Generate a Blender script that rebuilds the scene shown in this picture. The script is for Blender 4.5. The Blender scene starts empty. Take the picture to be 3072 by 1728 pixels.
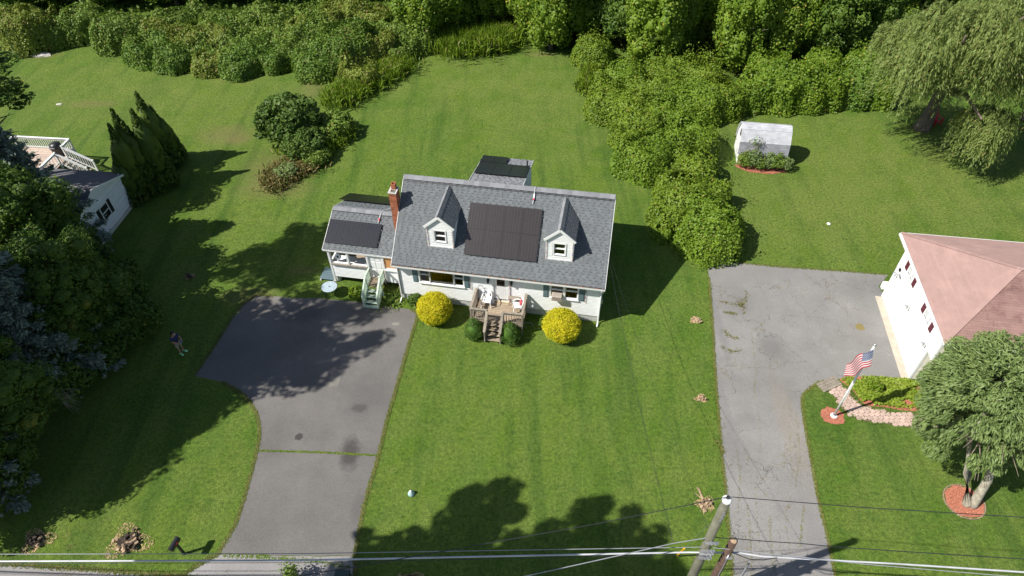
import bpy, bmesh, math, random
import numpy as np
from mathutils import Vector, Matrix, Euler
PI = math.pi
sc = bpy.context.scene
COL = sc.collection

# ------------------------------------------------------------------ camera, sky, sun, exposure
TH, ROLL, F, HC = math.radians(45.5), math.radians(-0.8), 2030.0, 30.0
cd = bpy.data.cameras.new('camera'); cam = bpy.data.objects.new('camera', cd); COL.objects.link(cam)
cd.sensor_width = 36; cd.lens = 36 * F / 3072; cd.clip_start = .5; cd.clip_end = 1500
_c, _s = math.cos(ROLL), math.sin(ROLL)
_up0 = Vector((0, math.sin(TH), math.cos(TH))); _rt0 = Vector((1, 0, 0))
_R = _rt0 * _c + _up0 * _s; _U = _rt0 * -_s + _up0 * _c; _B = _R.cross(_U)
cam.matrix_world = Matrix(((_R.x, _U.x, _B.x, 0), (_R.y, _U.y, _B.y, 0), (_R.z, _U.z, _B.z, HC), (0, 0, 0, 1)))
sc.camera = cam
SUN_AZ, SUN_EL = math.radians(19), math.radians(47.5)      # the light travels towards +x, a little +y
w = bpy.data.worlds.new('World'); sc.world = w; w.use_nodes = True
sk = w.node_tree.nodes.new('ShaderNodeTexSky'); sk.sky_type = 'NISHITA'; sk.sun_disc = False
sk.sun_elevation = SUN_EL; sk.sun_rotation = math.radians(270) - SUN_AZ
bg = w.node_tree.nodes['Background']; bg.inputs[1].default_value = .07
w.node_tree.links.new(sk.outputs[0], bg.inputs[0])
sd = bpy.data.lights.new('sun', 'SUN'); sd.energy = 5; sd.angle = math.radians(.5); sd.color = (1, .955, .88)
so = bpy.data.objects.new('sun', sd); COL.objects.link(so); so.location = (-30, -10, 60)
so.rotation_euler = Vector((math.cos(SUN_EL) * math.cos(SUN_AZ), math.cos(SUN_EL) * math.sin(SUN_AZ), -math.sin(SUN_EL))).to_track_quat('-Z', 'Y').to_euler()
sc.view_settings.view_transform = 'Standard'; sc.view_settings.look = 'None'
sc.view_settings.exposure = .58; sc.view_settings.gamma = 1; sc.view_settings.use_curve_mapping = False

def g(px, py, z=0.):
    """place of a survey mark read in the photograph, on the level z"""
    u0, v0 = px - 1536, py - 864
    u = u0 * _c + v0 * _s; v = -u0 * _s + v0 * _c
    k = (HC - z) / (F * math.sin(TH) + v * math.cos(TH))
    return Vector((u * k, (F * math.cos(TH) - v * math.sin(TH)) * k, z))
def k(x, y, z=0.): return g(x * 1.19255, y * 1.19255, z)

# ------------------------------------------------------------------ materials
def new_mat(name):
    m = bpy.data.materials.new(name); m.use_nodes = True
    return m, m.node_tree, m.node_tree.nodes['Principled BSDF']
def node(nt, typ, ins=None, **props):
    n = nt.nodes.new('ShaderNode' + typ)
    for a, b in props.items(): setattr(n, a, b)
    for a, b in (ins or {}).items():
        s = n.inputs[a]
        if isinstance(b, bpy.types.NodeSocket): nt.links.new(b, s)
        elif isinstance(b, bpy.types.Node): nt.links.new(b.outputs[0], s)
        else: s.default_value = b
    return n
def c4(c): return (c[0], c[1], c[2], 1)
def mixc(nt, f, a, b, mode='MIX'):
    n = nt.nodes.new('ShaderNodeMix'); n.data_type = 'RGBA'; n.blend_type = mode
    for i, v in ((0, f), (6, a), (7, b)):
        if isinstance(v, bpy.types.NodeSocket): nt.links.new(v, n.inputs[i])
        elif isinstance(v, (int, float)): n.inputs[i].default_value = v
        else: n.inputs[i].default_value = c4(v)
    return n.outputs[2]
def mth(nt, op, a, b=0., c=0., clamp=False):
    n = nt.nodes.new('ShaderNodeMath'); n.operation = op; n.use_clamp = clamp
    for i, v in enumerate((a, b, c)):
        if isinstance(v, bpy.types.NodeSocket): nt.links.new(v, n.inputs[i])
        else: n.inputs[i].default_value = v
    return n.outputs[0]
def ramp(nt, f, lo, hi, a=0., b=1.):
    n = nt.nodes.new('ShaderNodeMapRange'); n.clamp = True
    nt.links.new(f, n.inputs[0])
    for i, v in ((1, lo), (2, hi), (3, a), (4, b)): n.inputs[i].default_value = v
    return n.outputs[0]
def coords(nt): return nt.nodes.new('ShaderNodeTexCoord').outputs['Object']
def wcoords(nt): return nt.nodes.new('ShaderNodeNewGeometry').outputs['Position']
def noise(nt, co, scale, detail=4., rough=.6, dist=0., out=0):
    n = node(nt, 'TexNoise', {'Vector': co, 'Scale': scale, 'Detail': detail, 'Roughness': rough, 'Distortion': dist})
    return n.outputs[out]
def bump(nt, bs, h, strength=.4, dist=.02):
    b = node(nt, 'Bump', {'Height': h, 'Strength': strength, 'Distance': dist})
    nt.links.new(b.outputs[0], bs.inputs['Normal'])
def rnd(nt):
    """one random number per object and per loose piece"""
    o = nt.nodes.new('ShaderNodeObjectInfo').outputs['Random']; i = nt.nodes.new('ShaderNodeNewGeometry').outputs['Random Per Island']
    return mth(nt, 'FRACT', mth(nt, 'ADD', o, i))
_plain = {}
def plain(name, col, rough=.6, metal=0., var=.12, scale=3., bmp=0., bscale=30., piece_var=0., stain=None):
    m, nt, bs = new_mat(name); co = wcoords(nt)
    n = noise(nt, co, scale, 5)
    f = ramp(nt, n, .3, .7, 1 - var, 1 + var)
    if piece_var:
        f = mth(nt, 'MULTIPLY', f, ramp(nt, rnd(nt), 0, 1, 1 - piece_var, 1 + piece_var))
    cc = node(nt, 'Combine' + 'Color', {0: 1., 1: 1., 2: 1.})
    for i in range(3): nt.links.new(f, cc.inputs[i])
    col_ = mixc(nt, 1., col, cc.outputs[0], 'MULTIPLY')
    if stain:
        s = noise(nt, co, stain[1], 6, .7); col_ = mixc(nt, ramp(nt, s, stain[2], stain[2] + .15, 0, stain[3]), col_, stain[0])
    nt.links.new(col_, bs.inputs['Base Color'])
    bs.inputs['Roughness'].default_value = rough; bs.inputs['Metallic'].default_value = metal
    if bmp: bump(nt, bs, noise(nt, co, bscale, 3), bmp, .01)
    return m
def leaf_mat(name, a, b, dry=None, dryp=.06, trans=.25, clump=.8, rough=.55):
    m, nt, bs = new_mat(name)
    r = nt.nodes.new('ShaderNodeNewGeometry').outputs['Random Per Island']
    cl = noise(nt, wcoords(nt), clump, 3)
    f = mth(nt, 'ADD', mth(nt, 'MULTIPLY', r, .55), mth(nt, 'MULTIPLY', ramp(nt, cl, .35, .65), .45))
    col = mixc(nt, f, a, b)
    if dry: col = mixc(nt, ramp(nt, mth(nt, 'FRACT', mth(nt, 'MULTIPLY', r, 7.31)), 1 - dryp, 1 - dryp + .01), col, dry)
    nt.links.new(col, bs.inputs['Base Color']); bs.inputs['Roughness'].default_value = rough
    bs.inputs['Specular IOR Level'].default_value = .3
    t = node(nt, 'BsdfTranslucent', {'Color': col}); mx = node(nt, 'MixShader', {0: trans, 1: bs.outputs[0], 2: t.outputs[0]})
    nt.links.new(mx.outputs[0], nt.nodes['Material Output'].inputs['Surface'])
    return m
def glass_mat(name, tint=(.02, .025, .03), refl=.03):
    m, nt, bs = new_mat(name)
    t = node(nt, 'BsdfTransparent', {0: (.75, .8, .8, 1)}); gl = node(nt, 'BsdfGlossy', {0: (1, 1, 1, 1), 'Roughness': .03})
    lw = node(nt, 'Fresnel', {0: 1.5}); f = mth(nt, 'ADD', lw.outputs[0], refl, clamp=True)
    mx = node(nt, 'MixShader', {0: f, 1: t.outputs[0], 2: gl.outputs[0]})
    nt.links.new(mx.outputs[0], nt.nodes['Material Output'].inputs['Surface'])
    return m

def lawn_mat():
    m, nt, bs = new_mat('lawn_grass'); co = wcoords(nt)
    big = noise(nt, co, .07, 5, .6, .5); mid = noise(nt, co, .45, 6, .7); fine = noise(nt, co, 6., 6, .78); grain = noise(nt, co, 24., 3, .7)
    col = mixc(nt, ramp(nt, big, .38, .62), (.078, .146, .018), (.106, .168, .021))
    col = mixc(nt, ramp(nt, mid, .42, .66, 0, .9), col, (.142, .190, .036))
    col = mixc(nt, ramp(nt, noise(nt, co, .9, 5, .75, .8), .50, .66, 0, .7), col, (.054, .110, .016))
    mp = node(nt, 'Mapping', {'Vector': co, 'Rotation': (0, 0, math.radians(24))})
    st_ = noise(nt, node(nt, 'Mapping', {'Vector': mp.outputs[0], 'Scale': (.95, .06, 1)}).outputs[0], 1., 3, .55)
    col = mixc(nt, ramp(nt, st_, .42, .60, 0, .38), col, (.125, .18, .04))
    mp2 = node(nt, 'Mapping', {'Vector': co, 'Rotation': (0, 0, math.radians(-62)), 'Scale': (.8, .07, 1)})
    col = mixc(nt, ramp(nt, noise(nt, mp2.outputs[0], 1., 3, .55), .5, .66, 0, .5), col, (.040, .092, .014))
    col = mixc(nt, ramp(nt, noise(nt, co, .23, 6, .8, .6), .63, .72, 0, .5), col, (.17, .145, .055))
    col = mixc(nt, ramp(nt, noise(nt, co, 2.6, 4, .8, .4), .57, .68, 0, .62), col, (.042, .104, .017))
    col = mixc(nt, ramp(nt, noise(nt, co, 1.7, 5, .8, .5), .60, .70, 0, .5), col, (.145, .165, .05))
    v = mth(nt, 'MULTIPLY', ramp(nt, fine, .25, .75, .32, 1.68), ramp(nt, grain, .25, .75, .45, 1.55))
    cc = node(nt, 'CombineColor'); [nt.links.new(v, cc.inputs[i]) for i in range(3)]
    col = mixc(nt, 1., col, cc.outputs[0], 'MULTIPLY')
    for p, r, sq in ((k(2150, 400), 9., (1.3, .7)), (k(2350, 490), 8., (1.2, .6)), (k(2050, 560), 5., (1, .7)), (k(1250, 210), 7., (1.3, .6)), (k(1400, 300), 5., (1, .8)), (k(400, 230), 8., (1.5, .6))):
        col = mixc(nt, mth(nt, 'MULTIPLY', spot(nt, co, p, r, 1.2, sq), mth(nt, 'MULTIPLY', ramp(nt, mid, .3, .6), .5)), col, mixc(nt, 1., (.150, .188, .042), cc.outputs[0], 'MULTIPLY'))
    for p, r, sq in ((k(570, 338), 1.6, (1.4, .8)), (k(600, 352), .9, (1, .8)), (k(690, 475), 1.6, (1.5, .7)), (k(700, 420), 2.0, (1.2, 1.2)), (k(475, 695), .5, (1, .8)), (k(1365, 137), .9, (1.6, .5)), (k(790, 215), 1.6, (.6, 1.4)), (k(100, 138), 1.4, (1.4, .5)), (k(235, 262), 1.2, (1.6, .5)), (k(630, 745), 1.1, (1.5, .7)), (k(760, 680), .7, (1.4, .6))):
        col = mixc(nt, mth(nt, 'MULTIPLY', spot(nt, co, p, r, .9, sq), .38), col, (.19, .15, .07))
    nt.links.new(col, bs.inputs['Base Color']); bs.inputs['Roughness'].default_value = .8; bs.inputs['Specular IOR Level'].default_value = .12
    bump(nt, bs, mth(nt, 'ADD', fine, mth(nt, 'MULTIPLY', grain, .6)), .8, .08)
    return m
def spot(nt, co, p, r, soft=.5, squash=(1, 1)):
    mp = node(nt, 'Mapping', {'Vector': co, 'Location': (-p[0] / (r * squash[0]), -p[1] / (r * squash[1]), 0), 'Scale': (1 / (r * squash[0]), 1 / (r * squash[1]), 0)})
    ln = node(nt, 'VectorMath', {0: mp.outputs[0]}, operation='LENGTH').outputs['Value']
    wob = mth(nt, 'ADD', ln, mth(nt, 'MULTIPLY', mth(nt, 'SUBTRACT', noise(nt, co, 2.2 / r, 5, .7), .5), 1.6))
    return ramp(nt, wob, 1 + soft * .5, 1 - soft * .5)
def asphalt_mat(name, base, speck, cracks=0., spots=(), patch=.18, crackcol=(.2, .16, .06)):
    m, nt, bs = new_mat(name); co = wcoords(nt)
    big = noise(nt, co, .3, 5, .6); fine = noise(nt, co, 30, 3, .8); sp = noise(nt, co, 55, 2, .5)
    cc = node(nt, 'CombineColor'); v = mth(nt, 'MULTIPLY', ramp(nt, big, .3, .7, 1 - patch, 1 + patch), ramp(nt, fine, .25, .75, .6, 1.4))
    [nt.links.new(v, cc.inputs[i]) for i in range(3)]
    col = mixc(nt, 1., base, cc.outputs[0], 'MULTIPLY')
    col = mixc(nt, ramp(nt, sp, .66, .72, 0, .8), col, speck)
    if cracks:
        dco = node(nt, 'VectorMath', {0: co, 1: noise(nt, co, 1.3, 4, out=1)}, operation='ADD').outputs[0]
        for sc_, wd, lo, hi in ((.55, .008, .40, .55), (2.4, .02, .52, .62)):
            vo = node(nt, 'TexVoronoi', {'Vector': dco, 'Scale': sc_}, feature='DISTANCE_TO_EDGE').outputs['Distance']
            msk = mth(nt, 'MULTIPLY', ramp(nt, vo, wd * .4, wd, cracks, 0), ramp(nt, noise(nt, co, .33, 3), lo, hi))
            col = mixc(nt, msk, col, (.055, .05, .045))
            msk2 = mth(nt, 'MULTIPLY', msk, ramp(nt, noise(nt, co, 1.1, 3), .48, .58))
            col = mixc(nt, msk2, col, crackcol)
    for p, r, cl, st, so_, sq in spots:
        col = mixc(nt, mth(nt, 'MULTIPLY', spot(nt, co, p, r, so_, sq), st), col, cl)
    nt.links.new(col, bs.inputs['Base Color']); bs.inputs['Roughness'].default_value = .85; bs.inputs['Specular IOR Level'].default_value = .2
    bump(nt, bs, fine, .35, .01)
    return m
def cells_mat(name, col, line, nx, ny, rough=.25):
    """solar glass: cells in a fine grid, from the panel's own coordinates (0..1)"""
    m, nt, bs = new_mat(name); co = coords(nt)
    sep = node(nt, 'SeparateXYZ', {0: co})
    def lines(s, n, wd):
        fr = mth(nt, 'FRACT', mth(nt, 'MULTIPLY', s, n)); d = mth(nt, 'ABSOLUTE', mth(nt, 'SUBTRACT', fr, .5))
        return ramp(nt, d, .5 - wd * 2, .5 - wd)
    l = mth(nt, 'MAXIMUM', lines(sep.outputs[0], nx, .045), lines(sep.outputs[1], ny, .05))
    t = noise(nt, wcoords(nt), 3., 4); r_ = rnd(nt)
    c_ = mixc(nt, ramp(nt, t, .3, .7, 0, .5), col, [x * 1.5 for x in col]); c_ = mixc(nt, l, c_, line)
    nt.links.new(c_, bs.inputs['Base Color']); bs.inputs['Roughness'].default_value = rough; bs.inputs['Coat Weight'].default_value = .3; bs.inputs['Coat Roughness'].default_value = .12
    return m

MT = dict(
    lawn=lawn_mat(),
    siding=plain('white_vinyl', (.75, .765, .76), .5, var=.05, piece_var=.03, stain=((.5, .5, .46), .9, .62, .25)),
    white=plain('white_paint', (.76, .77, .76), .5, var=.04),
    trim=plain('white_trim', (.70, .71, .70), .45, var=.05, stain=((.45, .42, .36), 2., .62, .35)),
    found=plain('foundation_concrete', (.5, .5, .47), .85, var=.14, scale=1.4, bmp=.2, stain=((.3, .29, .25), 1.1, .58, .5)),
    dark=plain('dark_crawl_shade', (.03, .028, .026), .9),
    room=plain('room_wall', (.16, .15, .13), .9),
    rbase=plain('shingle_shadow_layer', (.086, .094, .100), .9, var=.2, scale=4),
    rtab=plain('grey_shingle', (.120, .132, .140), .9, var=.08, scale=2.2, piece_var=.10, bmp=.5, bscale=60),
    rcap=plain('pale_ridge_shingle', (.19, .197, .21), .9, var=.1, piece_var=.16, bmp=.4, bscale=60),
    gut=plain('gutter_debris', (.12, .09, .07), .9, var=.5, scale=6),
    brick=plain('red_brick', (.34, .115, .055), .85, var=.2, scale=6, piece_var=.28, bmp=.4, bscale=50),
    mortar=plain('mortar', (.36, .31, .26), .9, var=.2, bmp=.3),
    clay=plain('clay_flue', (.36, .12, .06), .8, var=.2),
    flue_black=plain('flue_black', (.015, .014, .013), .95),
    shutter=plain('grey_green_shutter', (.11, .165, .185), .5, var=.1),
    glass=glass_mat('window_glass'),
    curtain=plain('cream_curtain', (.62, .58, .36), .8, var=.15),
    lace=plain('white_lace', (.5, .5, .48), .8, var=.2, scale=12),
    frame=plain('black_panel_frame', (.012, .012, .013), .4),
    cell=cells_mat('solar_cells', (.024, .0205, .0205), (.052, .043, .041), 6, 20),
    cellb=cells_mat('solar_cells_dark', (.016, .0165, .021), (.036, .035, .04), 6, 14, .22),
    cellc=cells_mat('solar_cells_black', (.010, .010, .011), (.012, .012, .013), 6, 10, .28),
    metal=plain('galvanised_steel', (.55, .56, .58), .35, .8, var=.1),
    dkmetal=plain('dark_metal', (.03, .032, .035), .4, .5),
    deck=plain('weathered_deck', (.30, .235, .165), .8, var=.22, scale=3, piece_var=.14, bmp=.3, bscale=40, stain=((.14, .115, .09), 1.8, .58, .5)),
    rail=plain('grey_weathered_rail', (.25, .215, .17), .85, var=.25, scale=6, piece_var=.15, bmp=.3, stain=((.1, .08, .06), 4., .6, .5)),
    green=plain('pale_green_rail', (.42, .52, .42), .7, var=.15, scale=5, piece_var=.08, stain=((.25, .22, .16), 3., .6, .6)),
    ply=plain('raw_plywood', (.52, .26, .10), .75, var=.2, scale=5),
    plastic=plain('white_plastic', (.85, .85, .84), .35, var=.02),
    redcloth=plain('red_cloth', (.6, .06, .08), .8), blue=plain('blue_plastic', (.05, .12, .4), .5),
    ac=plain('beige_ac', (.5, .46, .4), .5), acd=plain('ac_grille', (.28, .23, .2), .6),
    redroof=plain('pink_brown_shingle', (.335, .215, .19), .9, var=.1, scale=1.2, piece_var=.05, bmp=.4, bscale=50, stain=((.29, .19, .172), .7, .5, .45)),
    redroofd=plain('pink_brown_shingle_streaked', (.26, .155, .135), .9, var=.16, scale=2.2, piece_var=.08, bmp=.4, bscale=50, stain=((.10, .05, .045), 1.1, .5, .7)),
    burg=plain('burgundy_shutter', (.10, .018, .03), .5), concrete=plain('pale_concrete', (.42, .37, .30), .85, var=.12, bmp=.2),
    cream=plain('cream_siding', (.74, .70, .60), .55, var=.05, piece_var=.04),
    gwall=plain('white_garage_siding', (.83, .83, .81), .5, var=.02, piece_var=.015),
    droof=plain('charcoal_shingle', (.115, .112, .122), .9, var=.18, scale=2, piece_var=.12, bmp=.4, bscale=50),
    bluewall=plain('white_board_siding', (.72, .75, .78), .6, var=.06, piece_var=.05),
    blackp=plain('black_paint', (.018, .018, .02), .4),
    shedroof=plain('pale_grey_shingle', (.40, .41, .44), .9, var=.12, scale=2, piece_var=.10, stain=((.25, .25, .27), 1.4, .55, .5)),
    shedroof_shaded=plain('shaded_grey_shingle', (.25, .255, .28), .9, var=.2, scale=2, piece_var=.14),  # darker copy for the steep lower slopes, their shade put into the colour
    tan=plain('tan_panel', (.62, .5, .33), .7, var=.1),
    palepane=plain('pale_curtained_glass', (.50, .52, .53), .08, var=.15),
    edging=plain('tan_edging', (.27, .19, .13), .9, var=.2, piece_var=.25), deckt=plain('pinkish_deck', (.42, .33, .27), .8, var=.15, piece_var=.12),
    mulch=plain('red_mulch', (.36, .13, .078), .95, var=.4, scale=14, bmp=.9, bscale=40),
    chip=plain('mulch_chip', (.40, .155, .095), .9, piece_var=.45), wchip=plain('wood_chip', (.45, .31, .17), .9, piece_var=.5),
    soil=plain('bare_soil', (.19, .13, .08), .95, var=.4, scale=5, bmp=.6), stump=plain('dark_stump', (.065, .048, .034), .95, var=.5, scale=8, bmp=.9, bscale=16),
    woodcut=plain('cut_wood', (.34, .24, .15), .85, var=.3, scale=10),
    paver=plain('pink_paver', (.45, .33, .275), .85, var=.12, piece_var=.14, bmp=.2), joint=plain('paver_joint', (.13, .11, .06), .95, var=.4, scale=8),
    pole=plain('grey_green_pole', (.125, .124, .088), .9, var=.28, scale=2.5, bmp=.5, bscale=18), pole2=plain('brown_pole', (.075, .045, .032), .9, var=.3, scale=4, bmp=.5),
    cable=plain('black_cable', (.018, .02, .024), .5), wcable=plain('pale_cable_sleeve', (.48, .49, .52), .4, var=.2, scale=1.2), gcable=plain('grey_cable', (.25, .26, .28), .5),
    yellow=plain('yellow_guard', (.75, .38, .01), .5),
    bark=plain('grey_bark', (.13, .105, .08), .95, var=.35, scale=5, bmp=.9, bscale=14), lbark=plain('lichen_bark', (.27, .245, .19), .95, var=.35, scale=5, bmp=.9, bscale=14, stain=((.42, .43, .33), 4., .52, .7)),
    deadwood=plain('dead_twig', (.28, .22, .17), .9),
    bin=plain('green_bin', (.03, .055, .045), .45), rock=plain('grey_rock', (.4, .38, .35), .9, var=.3, bmp=.6, bscale=6),
    teal=plain('pale_teal', (.33, .47, .45), .5), red=plain('red_paint', (.55, .015, .035), .5),
    flagr=plain('flag_red', (.42, .012, .03), .7), flagw=plain('flag_white', (.62, .61, .60), .7), flagb=plain('flag_blue', (.03, .07, .2), .7),
    skin=plain('skin', (.42, .22, .15), .6), navy=plain('navy_cloth', (.014, .03, .085), .85, var=.2, scale=14), khaki=plain('khaki_cloth', (.33, .28, .21), .85, var=.15, scale=14), hair=plain('black_hair', (.012, .01, .009), .6),
    lime=plain('lime_shoe', (.16, .85, .30), .5), smoke=glass_mat('table_glass', refl=.25),
)
L = dict(
    vine=leaf_mat('vine_leaf', (.085, .165, .012), (.190, .285, .024), (.25, .23, .04), .025, .3, .5),
    vine2=leaf_mat('vine_leaf_tall', (.090, .170, .014), (.205, .300, .028), (.3, .27, .03), .03, .32, .5),
    shrub=leaf_mat('shrub_leaf', (.092, .168, .020), (.195, .285, .043), (.25, .2, .07), .04, .28, .35),
    wood=leaf_mat('woods_leaf', (.058, .125, .015), (.145, .225, .032), None, .05, .32, .4),
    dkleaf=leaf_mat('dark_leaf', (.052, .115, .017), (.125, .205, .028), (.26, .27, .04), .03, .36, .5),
    spruce=leaf_mat('blue_spruce', (.135, .18, .135), (.27, .32, .26), None, .05, .14, .6),
    arb=leaf_mat('arborvitae', (.038, .080, .009), (.095, .145, .014), None, .05, .12, 2.),
    golden=leaf_mat('golden_leaf', (.46, .47, .018), (.80, .72, .03), (.55, .36, .03), .05, .4, 2.),
    cone=leaf_mat('dwarf_spruce', (.050, .115, .016), (.092, .17, .022), None, .05, .1, 4.),
    hem=leaf_mat('hemlock', (.100, .160, .046), (.205, .275, .088), None, .05, .18, 1.),
    willow=leaf_mat('willow', (.135, .192, .040), (.250, .315, .088), (.27, .22, .07), .04, .3, .5),
    gcov=leaf_mat('ground_cover', (.16, .25, .020), (.29, .36, .042), None, .05, .3, 2.),
    weed=leaf_mat('tall_weed', (.095, .18, .012), (.205, .285, .02), (.3, .26, .1), .05, .3, .7),
    blade=leaf_mat('grass_blade', (.08, .14, .014), (.14, .19, .03), (.26, .20, .07), .10, .3, 1.),
    isl=leaf_mat('island_leaf', (.050, .105, .016), (.115, .185, .030), None, .05, .28, .5),
    mix3=leaf_mat('vine_leaf_light', (.100, .170, .013), (.205, .288, .026), (.25, .23, .04), .03, .3, .6),
    mix1=leaf_mat('shrub_leaf_deep', (.072, .148, .017), (.155, .245, .032), (.2, .2, .05), .03, .28, .6), mix2=leaf_mat('shrub_leaf_yellow', (.125, .180, .022), (.235, .290, .045), (.28, .2, .07), .06, .3, .6),
    crack=leaf_mat('crack_weed', (.20, .17, .05), (.30, .25, .08), (.12, .17, .02), .35, .3, 1.),
    straw=leaf_mat('dry_grass', (.20, .17, .06), (.32, .25, .10), (.09, .13, .02), .3, .3, 1.),
)

# ------------------------------------------------------------------ building helpers
def tag(o, label=None, cat=None, group=None, kind=None):
    for a, b in (('label', label), ('category', cat), ('group', group), ('kind', kind)):
        if b: o[a] = b
    return o
def thing(name, label, cat, loc=(0, 0, 0), rz=0., group=None):
    o = bpy.data.objects.new(name, None); COL.objects.link(o); o.location = loc; o.rotation_euler = (0, 0, rz); o.empty_display_size = .2
    return tag(o, label, cat, group)
def link(name, me, parent=None):
    o = bpy.data.objects.new(name, me); COL.objects.link(o); o.parent = parent
    return o
class MB:
    def __init__(s): s.v, s.f, s.m = [], [], []
    def add(s, vs, fs, mi=0):
        n = len(s.v); s.v += [tuple(p) for p in vs]; s.f += [tuple(i + n for i in q) for q in fs]; s.m += [mi] * len(fs); return s
    def box(s, x0, y0, z0, x1, y1, z1, mi=0):
        return s.add([(x, y, z) for z in (z0, z1) for y in (y0, y1) for x in (x0, x1)],
                     [(0, 2, 3, 1), (4, 5, 7, 6), (0, 1, 5, 4), (2, 6, 7, 3), (0, 4, 6, 2), (1, 3, 7, 5)], mi)
    def obox(s, c, size, rot, mi=0):
        R = Euler(rot).to_matrix(); c = Vector(c)
        vs = [c + R @ Vector((x * size[0] / 2, y * size[1] / 2, z * size[2] / 2)) for z in (-1, 1) for y in (-1, 1) for x in (-1, 1)]
        return s.add(vs, [(0, 2, 3, 1), (4, 5, 7, 6), (0, 1, 5, 4), (2, 6, 7, 3), (0, 4, 6, 2), (1, 3, 7, 5)], mi)
    def tube(s, pts, rad, n=8, mi=0, cap=True):
        pts = [Vector(p) for p in pts]; rad = rad if isinstance(rad, (list, tuple)) else [rad] * len(pts)
        vs, fs = [], []
        for i, p in enumerate(pts):
            d = (pts[min(i + 1, len(pts) - 1)] - pts[max(i - 1, 0)]).normalized()
            a = d.cross(Vector((0, 0, 1)) if abs(d.z) < .9 else Vector((0, 1, 0))).normalized(); b = d.cross(a)
            vs += [p + (a * math.cos(t) + b * math.sin(t)) * rad[i] for t in (2 * PI * j / n for j in range(n))]
        for i in range(len(pts) - 1):
            fs += [(i * n + j, i * n + (j + 1) % n, (i + 1) * n + (j + 1) % n, (i + 1) * n + j) for j in range(n)]
        if cap: fs += [tuple(range(n))[::-1], tuple((len(pts) - 1) * n + j for j in range(n))]
        return s.add(vs, fs, mi)
    def prism(s, poly, off, mi=0):
        """poly: 3-D outline; off: vector of its thickness"""
        n = len(poly); p = [Vector(q) for q in poly]; o = Vector(off)
        return s.add(p + [q + o for q in p], [tuple(range(n)), tuple(range(2 * n - 1, n - 1, -1))] + [(i, i + n, (i + 1) % n + n, (i + 1) % n) for i in range(n)], mi)
    def lathe(s, prof, c=(0, 0, 0), n=16, mi=0):
        vs = [(c[0] + r * math.cos(2 * PI * j / n), c[1] + r * math.sin(2 * PI * j / n), c[2] + z) for r, z in prof for j in range(n)]
        fs = [(i * n + j, i * n + (j + 1) % n, (i + 1) * n + (j + 1) % n, (i + 1) * n + j) for i in range(len(prof) - 1) for j in range(n)]
        return s.add(vs, fs, mi)
    def build(s, name, mats, parent=None, smooth=False):
        me = bpy.data.meshes.new(name); me.from_pydata(s.v, [], s.f)
        for m in (mats if isinstance(mats, (list, tuple)) else [mats]): me.materials.append(m)
        if any(s.m): me.polygons.foreach_set('material_index', s.m)
        bm = bmesh.new(); bm.from_mesh(me); bmesh.ops.recalc_face_normals(bm, faces=bm.faces); bm.to_mesh(me); bm.free()
        if smooth: me.polygons.foreach_set('use_smooth', [True] * len(me.polygons))
        return link(name, me, parent)
_unit = {}
def piece(name, parent, mat, lo, hi=None, c=None, size=None, rot=(0, 0, 0)):
    """one box-shaped piece as an object of its own; alike pieces share a mesh"""
    if mat.name not in _unit:
        b = MB().box(-.5, -.5, -.5, .5, .5, .5); o = b.build('piece', mat); _unit[mat.name] = o.data; bpy.data.objects.remove(o)
    o = link(name, _unit[mat.name], parent)
    if c is None: c = [(a + b) / 2 for a, b in zip(lo, hi)]; size = [abs(b - a) for a, b in zip(lo, hi)]
    o.location = c; o.scale = size; o.rotation_euler = rot
    return o
def bar(name, parent, mat, a, b, wd, ht):
    a, b = Vector(a), Vector(b); d = b - a
    return piece(name, parent, mat, None, c=(a + b) / 2, size=(d.length, wd, ht), rot=(0, -math.asin(d.z / d.length), math.atan2(d.y, d.x)))
def fast_mesh(name, V, Q, mats, fmi=None):
    """numpy quads -> mesh"""
    me = bpy.data.meshes.new(name); n = len(Q)
    me.vertices.add(len(V)); me.vertices.foreach_set('co', np.ascontiguousarray(V, np.float32).ravel())
    me.loops.add(n * 4); me.loops.foreach_set('vertex_index', np.ascontiguousarray(Q, np.int32).ravel())
    me.polygons.add(n); me.polygons.foreach_set('loop_start', np.arange(0, n * 4, 4, dtype=np.int32))
    for m in (mats if isinstance(mats, (list, tuple)) else [mats]): me.materials.append(m)
    if fmi is not None: me.polygons.foreach_set('material_index', np.ascontiguousarray(fmi, np.int32))
    me.update(calc_edges=True)
    return me
def unit(a): return a / np.maximum(np.linalg.norm(a, axis=1, keepdims=True), 1e-9)
def leaf_quads(rg, P, Nm, size, aspect=.6, jit=.55, along=None, fold=0.):
    """rhombic leaves at P, facing Nm"""
    n = len(P); Nm = unit(Nm + rg.normal(0, jit, (n, 3)))
    t = rg.normal(0, 1, (n, 3)) if along is None else along + rg.normal(0, .25, (n, 3))
    t = unit(t - Nm * (t * Nm).sum(1, keepdims=True)); b = np.cross(Nm, t)
    s = size * rg.uniform(.65, 1.25, (n, 1))
    V = np.stack([P + t * s * .5, P + b * s * .5 * aspect + Nm * s * fold, P - t * s * .5, P - b * s * .5 * aspect + Nm * s * fold], 1).reshape(-1, 3)
    return V, np.arange(n * 4).reshape(-1, 4)
def sphere_dirs(rg, n, zmin=-1.):
    z = rg.uniform(zmin, 1, n); a = rg.uniform(0, 2 * PI, n); r = np.sqrt(np.maximum(0, 1 - z * z))
    return np.stack([r * np.cos(a), r * np.sin(a), z], 1)
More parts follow.
